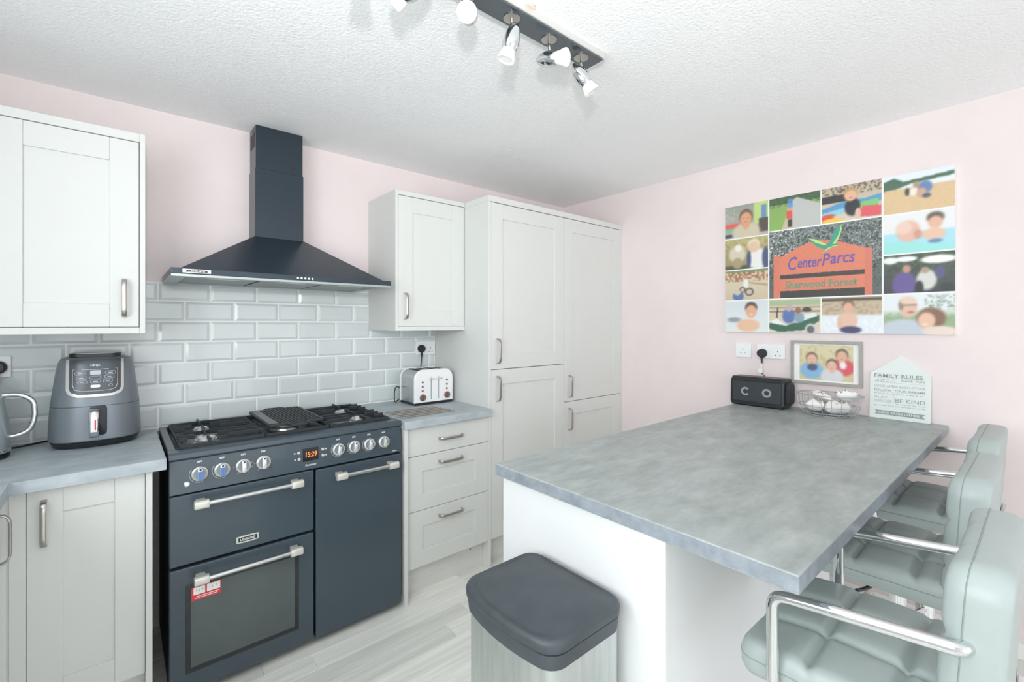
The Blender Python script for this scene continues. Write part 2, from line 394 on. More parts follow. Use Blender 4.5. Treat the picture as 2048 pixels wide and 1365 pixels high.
# drawer unit
t = thing('drawer_unit', 'pale grey three drawer base unit between cooker and tall cabinet', 'cabinet', (1.32, 2.3, 0))
B().box(1.069, 1.573, YF + .024, YA, .15, .86).build('body', 'carcass', t)
B().box(1.069, 1.573, YF + .0205, YF + .024, .152, .848).build('door_shadow_gap', 'gap', t)
B().box(1.048, 1.068, YF - .02, YA, 0, .861, .001, 1).build('end_panel', 'cab', t)
B().box(1.0685, 1.574, 2.105, 2.12, 0, .15).build('plinth', 'plinth', t)
o = B().cyl((1.49, 2.106, .113), (1.49, 2.1035, .113), .004, n=10).build('plinth_screw', 'soft_black', t)
fr = B().box(1.0705, 1.5725, YF, YF + .02, .7135, .858, .0012, 1).build('drawer', 'cab', t); handle(fr, (1.322, YF, .783), XR, YL)
for a, b_, hz in ((.4385, .7105, .664), (.156, .4355, .385)):
    d = shaker(t, 1.0705, 1.5725, a, b_, YF, 'drawer', .088, .08); handle(d, (1.322, YF, hz), XR, YL)
# left base cabinets
t = thing('base_cabinet', 'pale grey base cabinet below the air fryer, beside the cooker', 'cabinet', (-.07, 2.3, 0))
B().box(-.214, .068, YF + .024, YA, .15, .86).build('body', 'carcass', t)
B().box(-.216, .0685, YF + .0205, YF + .024, .152, .855).build('door_shadow_gap', 'gap', t)
B().box(.0695, .088, YF - .02, YA, 0, .861, .001, 1).build('end_panel', 'cab', t)
B().box(-.2545, -.2175, YF - .001, YF + .02, .15, .861, .001, 1).build('corner_post', 'cab', t)
B().box(-.272, -.2548, 2.0015, YF + .02, .15, .861, .001, 1).build('corner_post', 'cab', t)
B().box(-.25, .069, 2.105, 2.12, 0, .15).build('plinth', 'plinth', t)
d = shaker(t, -.2165, .0685, .156, .8585, YF, stile=.08, rail=.085); handle(d, (-.179, YF, .747), ZU, YL)
t = thing('base_cabinet', 'pale grey corner base cabinet under the worktop return, side-on bow handle', 'cabinet', (-.55, 1.4, 0))
B().box(-.86, -.295, .55, YF + .02, .15, .86).build('body', 'carcass', t)
B().box(-.35, -.33, .55, YF, 0, .15).build('plinth', 'plinth', t)
def shakerX(parent, y0, y1, z0, z1, x, hy):
    st = .085
    d = B().box(x - .02, x - .0075, y0 + st - .006, y1 - st + .006, z0 + st - .006, z1 - st + .006).build('door', 'cab', parent)
    for a, b_ in ((y0, y0 + st), (y1 - st, y1)): B().box(x - .02, x, a, b_, z0, z1, .0012, 1).build('stile', 'cab', d)
    for a, b_ in ((z0, z0 + st), (z1 - st, z1)): B().box(x - .02, x, y0 + st + .0003, y1 - st - .0003, a, b_, .0012, 1).build('rail', 'cab', d)
    handle(d, (x, hy, .756), ZU, XR, so=.033)
shakerX(t, 1.50, 2.0, .156, .8585, -.270, 1.935)
shakerX(t, 1.0, 1.497, .156, .8585, -.270, 1.06)
# worktops
o = B().prism([(-.865, 2.6215, .861), (.126, 2.6215, .861), (.126, 2.005, .861), (-.25, 2.005, .861), (-.25, .5, .861), (-.865, .5, .861)], (0, 0, .039), .0025, 2).build('worktop', 'topL', origin=(-.3, 2.0, .861))
tag(o, 'grey stone laminate L-shaped worktop under kettle and air fryer', 'worktop')
wt = thing('worktop', 'short grey stone laminate worktop under the toaster with inset steel rods', 'worktop', (1.3, 2.3, .861))
B().box(1.04, 1.5745, 2.005, 2.6215, .8615, .9, .0025, 2).build('slab', 'topL', wt, smooth=False)
for i in range(6):
    yy = 2.096 + i * .0372
    x1 = 1.375 - .004 * i
    B().tube(fillet([(1.062, yy, .9005), (1.07, yy, .904), (x1, yy, .904), (x1 + .008, yy, .9005)], .004, 3), .0036, 8).build('hot_rod', 'nickel', wt, smooth=True)
# breakfast bar
HB = .919
bt = B().box(.926, 2.8095, .292, 1.168, .882, HB, .003, 2).build('bar_worktop', 'top', origin=(1.85, .73, .882))
bt.data.materials.append(M['edge'])
for p in bt.data.polygons:
    if abs(p.normal.z) < .3: p.material_index = 1
tag(bt, 'long grey stone laminate breakfast bar top reaching the pink wall', 'worktop')
t = thing('bar_base_cabinet', 'white base cabinet carrying the breakfast bar, behind the bin', 'cabinet', (1.25, .86, 0))
B().box(.945, .963, .568, 1.15, 0, .8815, .001, 1).build('end_panel', 'white_panel', t)
B().box(.9635, 1.548, .588, 1.13, .1, .8815).build('body', 'carcass', t)
B().box(.9635, 1.5475, .569, .587, 0, .8815, .001, 1).build('back_panel', 'white_panel', t)
t = thing('bar_base_cabinet', 'white base cabinet under the far half of the breakfast bar, behind the stools', 'cabinet', (1.85, .86, 0))
B().box(1.5495, 2.15, .588, 1.13, .1, .8815).build('body', 'carcass', t)
B().box(1.549, 2.15, .569, .587, 0, .8815, .001, 1).build('back_panel', 'white_panel', t)
B().box(2.1505, 2.168, .60, 1.15, 0, .8815, .001, 1).build('end_panel', 'white_panel', t)

# ------------------------------------------------------------------ range cooker
t = thing('range_cooker', 'dark anthracite range cooker with gas hob and three oven doors', 'cooker', (.585, 2.33, 0))
B().box(.137, 1.033, 2.07, 2.60, .03, .872).build('body', 'dark_gap', t)
for xx in (.18, .99):
    for yy in (2.10, 2.55): B().cyl((xx, yy, 0), (xx, yy, .031), .02, n=12).build('foot', 'soft_black', t)
# fascia (slightly leaning back) and hob front trim
fa = B().prism([(.135, 2.03, .757), (.135, 2.041, .8765), (.135, 2.075, .8765), (.135, 2.075, .757)], (.9, 0, 0), .002, 2).build('control_panel', 'anthracite', t)
B().prism([(.133, 2.04, .8775), (.133, 2.032, .884), (.133, 2.034, .900), (.133, 2.042, .9065), (.133, 2.088, .9065), (.133, 2.088, .8775)], (.904, 0, 0), .0015, 2).build('hob_front_trim', 'anthracite', t)
hb = B().box(.135, .160, 2.0885, 2.60, .873, .9065, .003, 2).box(1.010, 1.035, 2.0885, 2.60, .873, .9065, .003, 2).box(.160, 1.010, 2.585, 2.60, .873, .9065, .002, 1).box(.160, 1.010, 2.0885, 2.585, .873, .884).build('hob_plate', 'hobtop', t)
def front(z): return 2.03 + (z - .757) * .092
# doors
d1_ = B().box(.135, .628, 2.03, 2.068, .498, .7515, .004, 3).build('grill_door', 'anthracite', t)
d2_ = B().box(.135, .628, 2.03, 2.068, .033, .487, .004, 3).build('oven_door', 'anthracite', t)
d3_ = B().box(.637, 1.034, 2.03, 2.068, .03, .7485, .004, 3).build('tall_oven_door', 'anthracite', t)
def bar(par, x0, x1, z):
    B().cyl((x0 + .03, 1.985, z), (x1 - .03, 1.985, z), .0088, n=16).build('handle_bar', 'steel', par, smooth=True)
    for a, b_, e in ((x0, x0 + .046, x0), (x1 - .046, x1, x1)):
        B().prism([(a + (0), 1.985 + yy * 1.0, z + zz) for yy, zz in rrect(.03, .031, .010, 4)], (b_ - a, 0, 0), .0025, 2).box(a + .008, b_ - .008, 1.993, 2.0305, z - .0095, z + .0095, .003, 2).build('handle_end', 'ivory', par, smooth=True)
bar(d1_, .203, .573, .721); bar(d2_, .203, .570, .448); bar(d3_, .708, .995, .714)
g = .0012
B().prism([(x, 2.0296, z) for x, z in ((.182, .102), (.568, .102), (.568, .424), (.182, .424))], (0, -g, 0), .0006, 1).build('window_border', 'oven_frame', d2_)
B().prism([(x, 2.0284, z) for x, z in ((.198, .12), (.551, .12), (.551, .410), (.198, .410))], (0, -.0008, 0)).build('window_glass', 'oven_glass', d2_)
stk = B().box(.2, .291, 2.0267, 2.0274, .361, .4095).build('sticker', 'red', d2_)
B().box(.2055, .241, 2.0261, 2.0267, .381, .4075).build('sticker_field', 'white', d2_)
B().box(.2465, .2885, 2.0261, 2.0267, .381, .4075).build('sticker_field', 'white', d2_)
for zz, xx0, xx1 in ((.374, .214, .284), (.368, .209, .28)): B().box(xx0, xx1, 2.0261, 2.0267, zz - .0011, zz + .0011).build('sticker_print', 'white', d2_)
for xx0, zz in ((.213, .397), (.222, .394), (.231, .396), (.262, .396), (.274, .399)): B().box(xx0, xx0 + .004, 2.0258, 2.0262, zz - .004, zz + .004).build('sticker_print', 'greyprint', d2_)
bd = B().prism([(.380 + u, 2.0296, .5385 + v) for u, v in ((-.039, -.012), (-.02, -.0135), (.02, -.0135), (.039, -.012), (.039, .012), (.02, .0135), (-.02, .0135), (-.039, .012))], (0, -.004, 0), .001, 1).build('badge', 'silver', d1_)
B().box(.348, .412, 2.0248, 2.0257, .5305, .5465).build('badge_field', 'black', d1_)
text('badge_lettering', 'LEISURE', 'white', (.380, 2.0246, .5385), XR, ZU, .052, .009, d1_, bold=.01)
# knobs
for i, (kx, kz) in enumerate(((.225, .820), (.2955, .8205), (.366, .8205), (.4365, .8205), (.7335, .8195), (.804, .819), (.8745, .8185), (.945, .818))):
    fy = front(kz); n_ = V(0, -1, .092).normalized(); kp = V(kx, fy, kz)
    k = B().lathe([(0, .0), (.0265, 0), (.0275, .004), (.0255, .010), (.0215, .0125), (.0195, .0105), (0, .0105)], kp, n_, 28).build('knob', 'silver', t, smooth=True)
    ang = 0 if i < 4 else -.12
    rt_ = V(math.cos(ang), 0, math.sin(ang)); up_ = n_.cross(rt_) * -1
    if up_.z < 0: up_ = -up_
    B().lathe([(0, 0), (.0192, 0), (.0192, .0006), (0, .0006)], kp + n_ * .0104, n_, 24).build('knob_face', 'airfryer', k)
    pr = [kp + n_ * .0105 + rt_ * u + up_ * v for u, v in rrect(.0165, .047, .0075, 4)]
    B().prism(pr, n_ * .016, .002, 2).build('knob_grip', 'silver', k, smooth=True)
    B().lathe([(0, 0), (.0036, 0), (.0036, .0006), (0, .0006)], kp + n_ * .0268 + up_ * .0165, n_, 12).build('knob_dot', 'black', k)
    if i < 2:
        B().prism([kp + n_ * .0268 + rt_ * u + up_ * (v - .006) for u, v in rrect(.0145, .033, .001, 2)], n_ * .0004).build('film', 'blue_film', k)
    # scale arc and symbol above the knob
    ar = arc(kp + n_ * .0004, .0315, R(140), R(290), 14, rt_, up_)
    if i in (0, 1, 4, 5, 6): B().tube(ar, .0007, 5).build('scale_mark', 'greyprint', t)
    else:
        q_ = B()
        for a_ in (-15, 15, 180, 235, 300): c_ = kp + n_ * .0004 + (rt_ * math.cos(R(a_)) + up_ * math.sin(R(a_))) * .0315; q_.box(c_.x - .002, c_.x + .002, c_.y - .0003, c_.y + .0003, c_.z - .0008, c_.z + .0008)
        q_.build('scale_mark', 'greyprint', t)
    sz = kz + .043; sy = front(sz) - .0006
    q_ = B()
    for dx in (-.007, -.0015, .004):
        q_.box(kx + dx, kx + dx + .0042, sy, sy + .0006, sz - .0035 + (.001 if dx > 0 else 0), sz + .0035)
    q_.box(kx - .001, kx + .001, sy, sy + .0006, sz - .011, sz - .008)
    q_.build('knob_symbol', 'greyprint', t)
kp = V(.186, front(.790), .790); B().lathe([(0, 0), (.0095, 0), (.0095, .004), (.007, .0055), (.006, .004), (0, .004)], kp, V(0, -1, .09), 18).build('ignition_button', 'silver', t, smooth=True)
def flat(x0, x1, z0, z1, d0=.0008):
    return B().prism([(x0, front(z0), z0), (x1, front(z0), z0), (x1, front(z1), z1), (x0, front(z1), z1)], (0, -d0, 0))
ds = flat(.585, .649, .793, .846).build('display', 'display', fa)
text('clock_digits', '15:29', 'amber', (.6195, front(.8205) - .0009, .8195), XR, (0, .092, 1), .046, .021, fa, bold=.01, shear=.1)
for bx, bz in ((.5695, .832), (.5705, .806), (.667, .832), (.667, .806)):
    B().lathe([(0, 0), (.0062, 0), (.0058, .002), (0, .0025)], V(bx, front(bz), bz), V(0, -1, .09), 14).build('timer_button', 'silver', fa, smooth=True)
    sx_ = bx - .016 if bx < .6 else bx + .013
    flat(sx_ - .003, sx_ + .003, bz - .003, bz + .003, .0006).build('timer_symbol', 'greyprint', fa)
text('model_lettering', 'Cookmaster', 'white', (.617, front(.777) - .0006, .777), XR, (0, .092, 1), .046, .009, fa, shear=.25, bold=.005)
flat(.986, 1.01, .7655, .769, .0006).build('panel_print', 'greyprint', fa)
# burners
BUR = [(.268, 2.225, .036), (.275, 2.44, .028), (.592, 2.33, .05), (.890, 2.215, .028), (.895, 2.43, .036)]
for bx, by, br in BUR:
    b0 = B().lathe([(br * 1.3, .884), (br * 1.25, .893), (br * 1.05, .898), (br * 1.05, .906), (0, .906)], (bx, by, 0), (0, 0, 1), 28).build('burner', 'alu', t, smooth=True)
    B().lathe([(br * .9, .906), (br * .95, .910), (br * .8, .915), (0, .916)], (bx, by, 0), (0, 0, 1), 28).build('burner_cap', 'alu' if br != .05 else 'cast', b0, smooth=True)  # small caps coloured bright, imitating light reflected off grey enamel
def support(x0, x1, cs):
    b_ = B(); y0, y1 = 2.102, 2.574; w = .0036
    def bar_(p, q, z0, z1):
        p, q = Vector((*p, 0)), Vector((*q, 0)); d = (q - p).normalized(); n_ = V(-d.y, d.x, 0) * w
        b_.prism([p - n_ + V(0, 0, z0), p + n_ + V(0, 0, z0), q + n_ + V(0, 0, z0), q - n_ + V(0, 0, z0)], (0, 0, z1 - z0), .0012, 1)
    for p, q in (((x0, y0), (x1, y0)), ((x0, y1), (x1, y1)), ((x0, y0), (x0, y1)), ((x1, y0), (x1, y1)), ((x0, 2.335), (x1, 2.335))): bar_(p, q, .904, .919)
    for fx, fy in ((x0, y0), (x1, y0), (x0, y1), (x1, y1)): b_.cyl((fx, fy, .884), (fx, fy, .906), .006, n=8)
    for cx, cy, ri in cs:
        for dx, dy in ((-1, 0), (1, 0), (0, -1), (0, 1)):
            e = (x0 if dx < 0 else x1 if dx > 0 else cx, cy if dy == 0 else (max([v for v in (y0, 2.335) if v < cy] or [y0]) if dy < 0 else min([v for v in (2.335, y1) if v > cy] or [y1])))
            bar_((cx + dx * ri, cy + dy * ri), e, .914, .931)
        for dx in (-1, 1):
            for yy in (cy - .055, cy + .055):
                e = x0 if dx < 0 else x1
                bar_((cx + dx * (ri + .028), yy), (e, yy), .914, .931)
    return b_.build('pan_support', 'cast', t)
support(.172, .455, [(.268, 2.225, .040), (.275, 2.44, .034)])
support(.465, .715, [(.592, 2.33, .05)])
support(.725, .998, [(.890, 2.215, .034), (.895, 2.43, .040)])
# griddle resting on the middle support
t = thing('griddle_plate', 'black cast iron griddle plate lying on the middle of the hob', 'griddle', (.595, 2.34, .932))
B().prism([(.595 + u, 2.34 + v, .933) for u, v in rrect(.232, .40, .014, 4)], (0, 0, .012), .003, 2).build('plate', 'cast', t)
rb = B()
for i in range(13):
    x = .528 + i * .0137
    if x < .702: rb.prism([(x - .0032, 2.155, .945), (x + .0032, 2.155, .945), (x + .0032, 2.525, .945), (x - .0032, 2.525, .945)], (0, 0, .0035), .001, 1)
rb.build('ridges', 'cast', t)
B().box(.484, .520, 2.150, 2.530, .945, .9475, .001, 1).build('flat_margin', mat('worn_griddle_margin', '70767a', .45, .3, var=.08, vscale=(9, 9, 9)), t)
for yy, s_ in ((2.135, -1), (2.545, 1)):
    B().tube(fillet([(.555, yy, .94), (.56, yy + s_ * .028, .938), (.63, yy + s_ * .028, .938), (.635, yy, .94)], .014, 4), .005, rx=.006, side=(0, 0, 1)).build('grip', 'cast', t)

# ------------------------------------------------------------------ cooker hood
t = thing('cooker_hood', 'black pyramid cooker hood with chimney reaching the ceiling', 'cooker hood', (.6, 2.4, 1.557))
B().prism([(.149, 2.172, 1.566), (1.049, 2.172, 1.566), (1.049, 2.629, 1.566), (.149, 2.629, 1.566)], (0, 0, .0225), .0015, 2).build('canopy_base', 'hood', t)
def frame_ring(x0, x1, y0, y1, w, z0, z1): return B().box(x0, x1, y0, y0 + w, z0, z1).box(x0, x1, y1 - .02, y1, z0, z1).box(x0, x0 + w, y0 + w, y1 - .02, z0, z1).box(x1 - w, x1, y0 + w, y1 - .02, z0, z1)
frame_ring(.15, 1.048, 2.173, 2.628, .05, 1.5565, 1.5655).build('lower_lip', 'hood_side', t)
py = [[(.178, 2.19, 1.5885), (1.02, 2.19, 1.5885), (1.02, 2.629, 1.5885), (.178, 2.629, 1.5885)], [(.497, 2.493, 1.796), (.723, 2.493, 1.796), (.723, 2.629, 1.796), (.497, 2.629, 1.796)]]
B().loft(py).build('canopy', 'hood', t)
B().box(.4995, .7205, 2.4955, 2.629, 1.790, 2.13, .0012, 1).build('chimney', 'hood', t)
ch = B().box(.5025, .7175, 2.4985, 2.629, 2.1302, 2.3395, .001, 1).build('chimney_extension', 'hood', t)
B().box(.5017, .5026, 2.52, 2.61, 2.24, 2.31).build('vent_grille', 'soft_black', ch)
for i in range(3):
    a = .205 + i * .268
    f_ = B().box(a, a + .255, 2.225, 2.60, 1.5588, 1.5655, .001, 1).build('grease_filter', mat('filter_mesh', '8f9492', .45, .6, var=.1, vscale=(150, 150, 150)), t)
    B().box(a + .07, a + .185, 2.232, 2.26, 1.5562, 1.559, .001, 1).build('filter_latch', 'silver', f_)
B().box(.185, .278, 2.1700, 2.1722, 1.5705, 1.5855, .0006, 1).build('badge', 'silver', t)
B().box(.197, .266, 2.1693, 2.1702, 1.5735, 1.5825).build('badge_field', 'black', t)
text('badge_lettering', 'LEISURE', 'white', (.2315, 2.1691, 1.578), XR, ZU, .054, .006, t, bold=.01)
for i in range(5): B().lathe([(0, 0), (.0048, 0), (.0044, .0025), (0, .003)], (.604 + i * .0155, 2.1722, 1.576), (0, -1, 0), 12).build('push_button', 'white', t, smooth=True)

# ------------------------------------------------------------------ air fryer
AX, AY = -.069, 2.487
t = thing('air_fryer', 'gunmetal grey air fryer with basket handle standing beside the cooker', 'air fryer', (AX, AY, .9))
def sell(w, d, z, n=40, p=2.7):
    out = []
    for i in range(n):
        a = 2 * math.pi * i / n; c, s_ = math.cos(a), math.sin(a)
        out.append(V(AX + w / 2 * math.copysign(abs(c) ** (2 / p), c), AY + d / 2 * math.copysign(abs(s_) ** (2 / p), s_), z))
    return out
prof = [(.905, .262, .242), (.912, .272, .252), (.932, .278, .256), (.99, .274, .252), (1.0575, .266, .246)]
prof2 = [(1.0590, .266, .246), (1.12, .252, .238), (1.19, .234, .226), (1.222, .222, .216), (1.236, .208, .204), (1.242, .18, .18)]
B().loft([sell(w, d, z) for z, w, d in ((.8995, .20, .19), (.906, .255, .236), (.924, .268, .248), (.9255, .262, .242))]).build('base', 'black', t, smooth=True)
B().loft([sell(w, d, z) for z, w, d in ((.926, .268, .248), (.93, .277, .255), (.99, .274, .252), (1.0575, .266, .246))]).build('basket_front', 'airfryer', t, smooth=True)
B().loft([sell(w, d, z) for z, w, d in prof2]).build('body', 'airfryer', t, smooth=True)
B().prism([V(AX - .002 + u, AY + .005 + v, 1.241) for u, v in rrect(.155, .13, .03, 5)], (0, 0, .014), .004, 2).build('lid', 'black', t, smooth=True)
B().prism([V(AX - .002 + u, AY - .04 + v, 1.2552) for u, v in rrect(.118, .03, .01, 4)], (0, 0, .002), .0008, 1).build('lid_strip', 'silver', t)
# fascia: U-shaped panel that follows the sloping front
def af_front(z):
    for (z0, w0, d0), (z1, w1, d1) in zip(prof2, prof2[1:]):
        if z0 <= z <= z1: return AY - (d0 + (d1 - d0) * (z - z0) / (z1 - z0)) / 2
    return AY - .1
def af_surf(u, z, off=0.0):
    z = min(z, 1.2419)
    for (z0, w0, d0), (z1, w1, d1) in zip(prof2, prof2[1:]):
        if z0 <= z <= z1:
            k = (z - z0) / (z1 - z0); w_, d_ = w0 + (w1 - w0) * k, d0 + (d1 - d0) * k
            q_ = max(0, 1 - abs(2 * u / w_) ** 2.7) ** (1 / 2.7)
            return V(AX + u, AY - d_ / 2 * q_ - off, z)
def af_patch(hw_, z0, z1, rc, off, th=.006, nx=16, nz=14):
    vs_ = []
    for lay in (off, off - th):
        for j in range(nz + 1):
            z = z0 + (z1 - z0) * j / nz; e = z - z0; h_ = hw_ - (rc - math.sqrt(max(0, rc * rc - (rc - e) ** 2)) if e < rc else 0)
            for i in range(nx + 1): vs_.append(af_surf(h_ * (2 * i / nx - 1), z, lay))
    m_ = nx + 1; N = m_ * (nz + 1); fs = []
    for j in range(nz):
        for i in range(nx):
            k = j * m_ + i; fs.append((k, k + 1, k + m_ + 1, k + m_)); fs.append((N + k, N + k + m_, N + k + m_ + 1, N + k + 1))
    per = list(range(m_)) + [j * m_ + nx for j in range(1, nz + 1)] + [nz * m_ + i for i in range(nx - 1, -1, -1)] + [j * m_ for j in range(nz - 1, 0, -1)]
    for a_, b2 in zip(per, per[1:] + per[:1]): fs.append((a_, N + a_, N + b2, b2))
    return B().pydata(vs_, fs)
af_patch(.083, 1.094, 1.236, .032, .004).build('panel_surround', 'silver', t, smooth=True, angle=40)
fp = af_patch(.074, 1.104, 1.2365, .026, .0055).build('control_panel', 'airpanel', t, smooth=True, angle=40)
text('brand_lettering', 'NINJA', 'white', af_surf(0, 1.213, .0066), XR, (0, .25, 1), .028, .0095, fp, bold=.02)
def outline(cx, cz, w, h, m='greyprint'):
    B().tube([af_surf(cx + u, cz + v, .0058) for u, v in rrect(w, h, h * .48, 4)], .0007, 4, closed=True).build('touch_key', m, fp)
for cx, cz, w, h in ((-.043, 1.184, .030, .012), (.043, 1.184, .030, .012), (-.040, 1.167, .028, .011), (0, 1.167, .032, .011), (.040, 1.168, .028, .011), (-.037, 1.151, .027, .011), (0, 1.152, .029, .011), (.036, 1.153, .027, .011), (.044, 1.136, .011, .010)): outline(cx, cz, w, h)
for cx, cz, w in ((-.043, 1.184, .014), (.043, 1.184, .014), (-.04, 1.167, .012), (.04, 1.168, .012), (-.037, 1.151, .012), (0, 1.152, .014), (.036, 1.153, .012)):
    B().prism([af_surf(cx + u, cz + v, .0057) for u, v in rrect(w, .003, .001, 2)], (0, -.0005, 0)).build('key_print', 'greyprint', fp)
B().prism([af_surf(u, 1.186 + v, .0057) for u, v in rrect(.030, .016, .002, 2)], (0, -.0006, 0)).build('display', 'greyprint', fp)
B().prism([af_surf(u, 1.1345 + v, .0057) for u, v in rrect(.028, .011, .005, 4)], (0, -.0008, 0)).build('power_key', 'white', fp)
ln = [af_surf(u, z, .0058) for u, z in ((-.064, 1.199), (-.064, 1.140), (-.058, 1.124), (-.040, 1.117), (-.02, 1.117), (0, 1.117), (.02, 1.117), (.040, 1.117), (.058, 1.124), (.064, 1.140), (.064, 1.199), (.03, 1.1985), (0, 1.198), (-.03, 1.1985))]
B().tube(ln, .0008, 4, closed=True).build('panel_line', 'white', fp)
# handle
hw = AY - .126
B().prism([V(AX + .008 + u, hw + .006, 1.003 + v) for u, v in rrect(.05, .112, .012, 4)], (0, -.010, 0), .002, 2).build('handle_recess', 'black', t, smooth=True)
hp = fillet([(AX - .003, hw + .002, 1.048), (AX - .003, hw - .034, 1.044), (AX - .003, hw - .040, 1.02), (AX - .003, hw - .040, .965), (AX - .003, hw - .028, .948), (AX - .003, hw + .002, .946)], .012, 4)
hd = B().tube(hp, .005, rx=.0135, side=XR).build('handle', 'chrome', t, smooth=True, angle=60)
B().box(AX - .012, AX + .006, hw - .0465, hw - .0455, .968, 1.018).build('handle_sticker', 'white', t)
B().box(AX - .001, AX + .003, hw - .0470, hw - .0465, .975, 1.012).build('handle_sticker_print', 'red', t)
tag(B().tube(spline([(-.2125, 2.592, .906), (-.225, 2.59, .905), (-.245, 2.575, .905), (-.29, 2.54, .905), (-.315, 2.55, .906), (-.345, 2.60, .93), (-.36, 2.606, 1.05), (-.36, 2.606, 1.175)], 6), .0035, 8).build('power_cable', 'black', origin=(-.25, 2.57, .9), smooth=True), 'black mains cable running along the worktop from air fryer to socket', 'cable')

# ------------------------------------------------------------------ kettle
KX, KY = -.398, 2.405
t = thing('kettle', 'grey dome kettle with chrome loop handle on black base', 'kettle', (KX, KY, .9))
B().lathe([(0, .9), (.098, .9), (.103, .906), (.101, .916), (.09, .919), (0, .919)], (KX, KY, 0), n=36).build('base', 'black', t, smooth=True)
B().lathe([(.094, .9195), (.104, .921), (.105, .928), (.103, .93)], (KX, KY, 0), n=36).build('trim_ring', 'chrome', t, smooth=True)
B().lathe([(.103, .930), (.1045, .95), (.1035, 1.0), (.099, 1.06), (.09, 1.11), (.072, 1.145), (.066, 1.150), (0, 1.151)], (KX, KY, 0), n=40).build('body', 'kettle', t, smooth=True)
B().lathe([(.064, 1.1505), (.058, 1.163), (.03, 1.173), (.008, 1.176), (.008, 1.183), (.014, 1.19), (.010, 1.198), (0, 1.2)], (KX, KY, 0), n=28).build('lid', 'chrome', t, smooth=True)
B().tube(fillet([(KX + .082, KY, 1.118), (KX + .125, KY, 1.120), (KX + .162, KY, 1.095), (KX + .165, KY, 1.03), (KX + .150, KY, .985), (KX + .120, KY, .972), (KX + .099, KY, .970)], .03, 5), .0075, rx=.010, side=(0, 1, 0)).build('handle', 'chrome', t, smooth=True, angle=60)
B().prism([(KX - .06, KY - .012, 1.12), (KX - .06, KY + .012, 1.12), (KX - .13, KY + .005, 1.135), (KX - .13, KY - .005, 1.135)], (0, 0, -.04), .003, 2).build('spout', 'kettle', t)

# ------------------------------------------------------------------ toaster
t = thing('toaster', 'white four-slice toaster with steel sides and copper dials', 'toaster', (1.415, 2.455, .9))
x0, x1, yf, yb, zb_, zt = 1.286, 1.546, 2.36, 2.552, .914, 1.106
def tsec(y_, ins=0):
    r = .055 - ins; pts = [(x0 + ins, zb_ + ins * .5), (x0 + ins, zt - .055)]
    pts = [V(x0 + ins, y_, zb_ + ins * .4)]
    pts += [V(x0 + ins + r - r * math.cos(a), y_, zt - ins - r + r * math.sin(a)) for a in [math.pi / 2 * k / 7 for k in range(8)]]
    pts += [V(x1 - ins - r + r * math.sin(a), y_, zt - ins - r + r * math.cos(a)) for a in [math.pi / 2 * k / 7 for k in range(8)]]
    pts += [V(x1 - ins, y_, zb_ + ins * .4)]
    return pts
B().loft([tsec(yf + .016, .004), tsec(yb - .016, .004)]).build('steel_shell', 'steel', t, smooth=True)
for y0_, y1_, nm in ((yf, yf + .016, 'front_panel'), (yb - .016, yb, 'rear_panel')):
    a_, b_ = (tsec(y0_, .006), tsec(y0_ + .006, 0)) if nm == 'front_panel' else (tsec(y0_, 0), tsec(y1_ - .006, 0))
    B().loft([a_, b_, tsec(y1_, 0) if nm == 'front_panel' else tsec(y1_, .006)]).build(nm, 'toaster', t, smooth=True)
B().box(x0 + .004, x1 - .004, yf + .004, yb - .004, .9, .9138, .003, 2).build('base', 'black', t)
for sx_ in (1.335, 1.385, 1.435, 1.485): B().box(sx_ - .008, sx_ + .016, yf + .035, yb - .035, zt - .0045, zt - .003).build('bread_slot', 'soft_black', t)
for lx in (1.392, 1.443):
    B().box(lx - .0014, lx + .0014, yf - .0006, yf + .001, .93, 1.062).build('lever_slot', 'black', t)
    lv = B().box(lx - .002, lx + .002, yf - .012, yf, 1.048, 1.056).build('lever_stem', 'silver', t)
    B().box(lx - .016, lx + .016, yf - .020, yf - .011, 1.048, 1.056, .003, 2).build('lever', 'silver', t, smooth=True)
for dx_, dz0 in ((1.336, .945), (1.500, .948)):
    k = B().lathe([(0, 0), (.019, 0), (.0195, .008), (.0165, .012), (0, .012)], (dx_, yf, dz0), (0, -1, 0), 24).build('dial', 'copper', t, smooth=True)
    B().box(dx_ - .0025, dx_ + .0025, yf - .018, yf - .011, dz0 - .016, dz0 + .016, .001, 1).build('dial_grip', 'copper', k)
    for j in range(3): B().lathe([(0, 0), (.0065, 0), (.006, .003), (0, .0035)], (dx_, yf, dz0 + .038 + j * .0255), (0, -1, 0), 16).build('push_button', 'copper', t, smooth=True)
tag(B().tube(spline([(1.30, 2.556, .925), (1.285, 2.58, .906), (1.262, 2.56, .905), (1.243, 2.53, .93), (1.245, 2.53, .975), (1.263, 2.545, .995), (1.30, 2.575, .985)], 6), .003, 8).build('power_cable', 'black', origin=(1.27, 2.56, .9), smooth=True), 'loose black cord loop behind the left end of the toaster', 'cable')

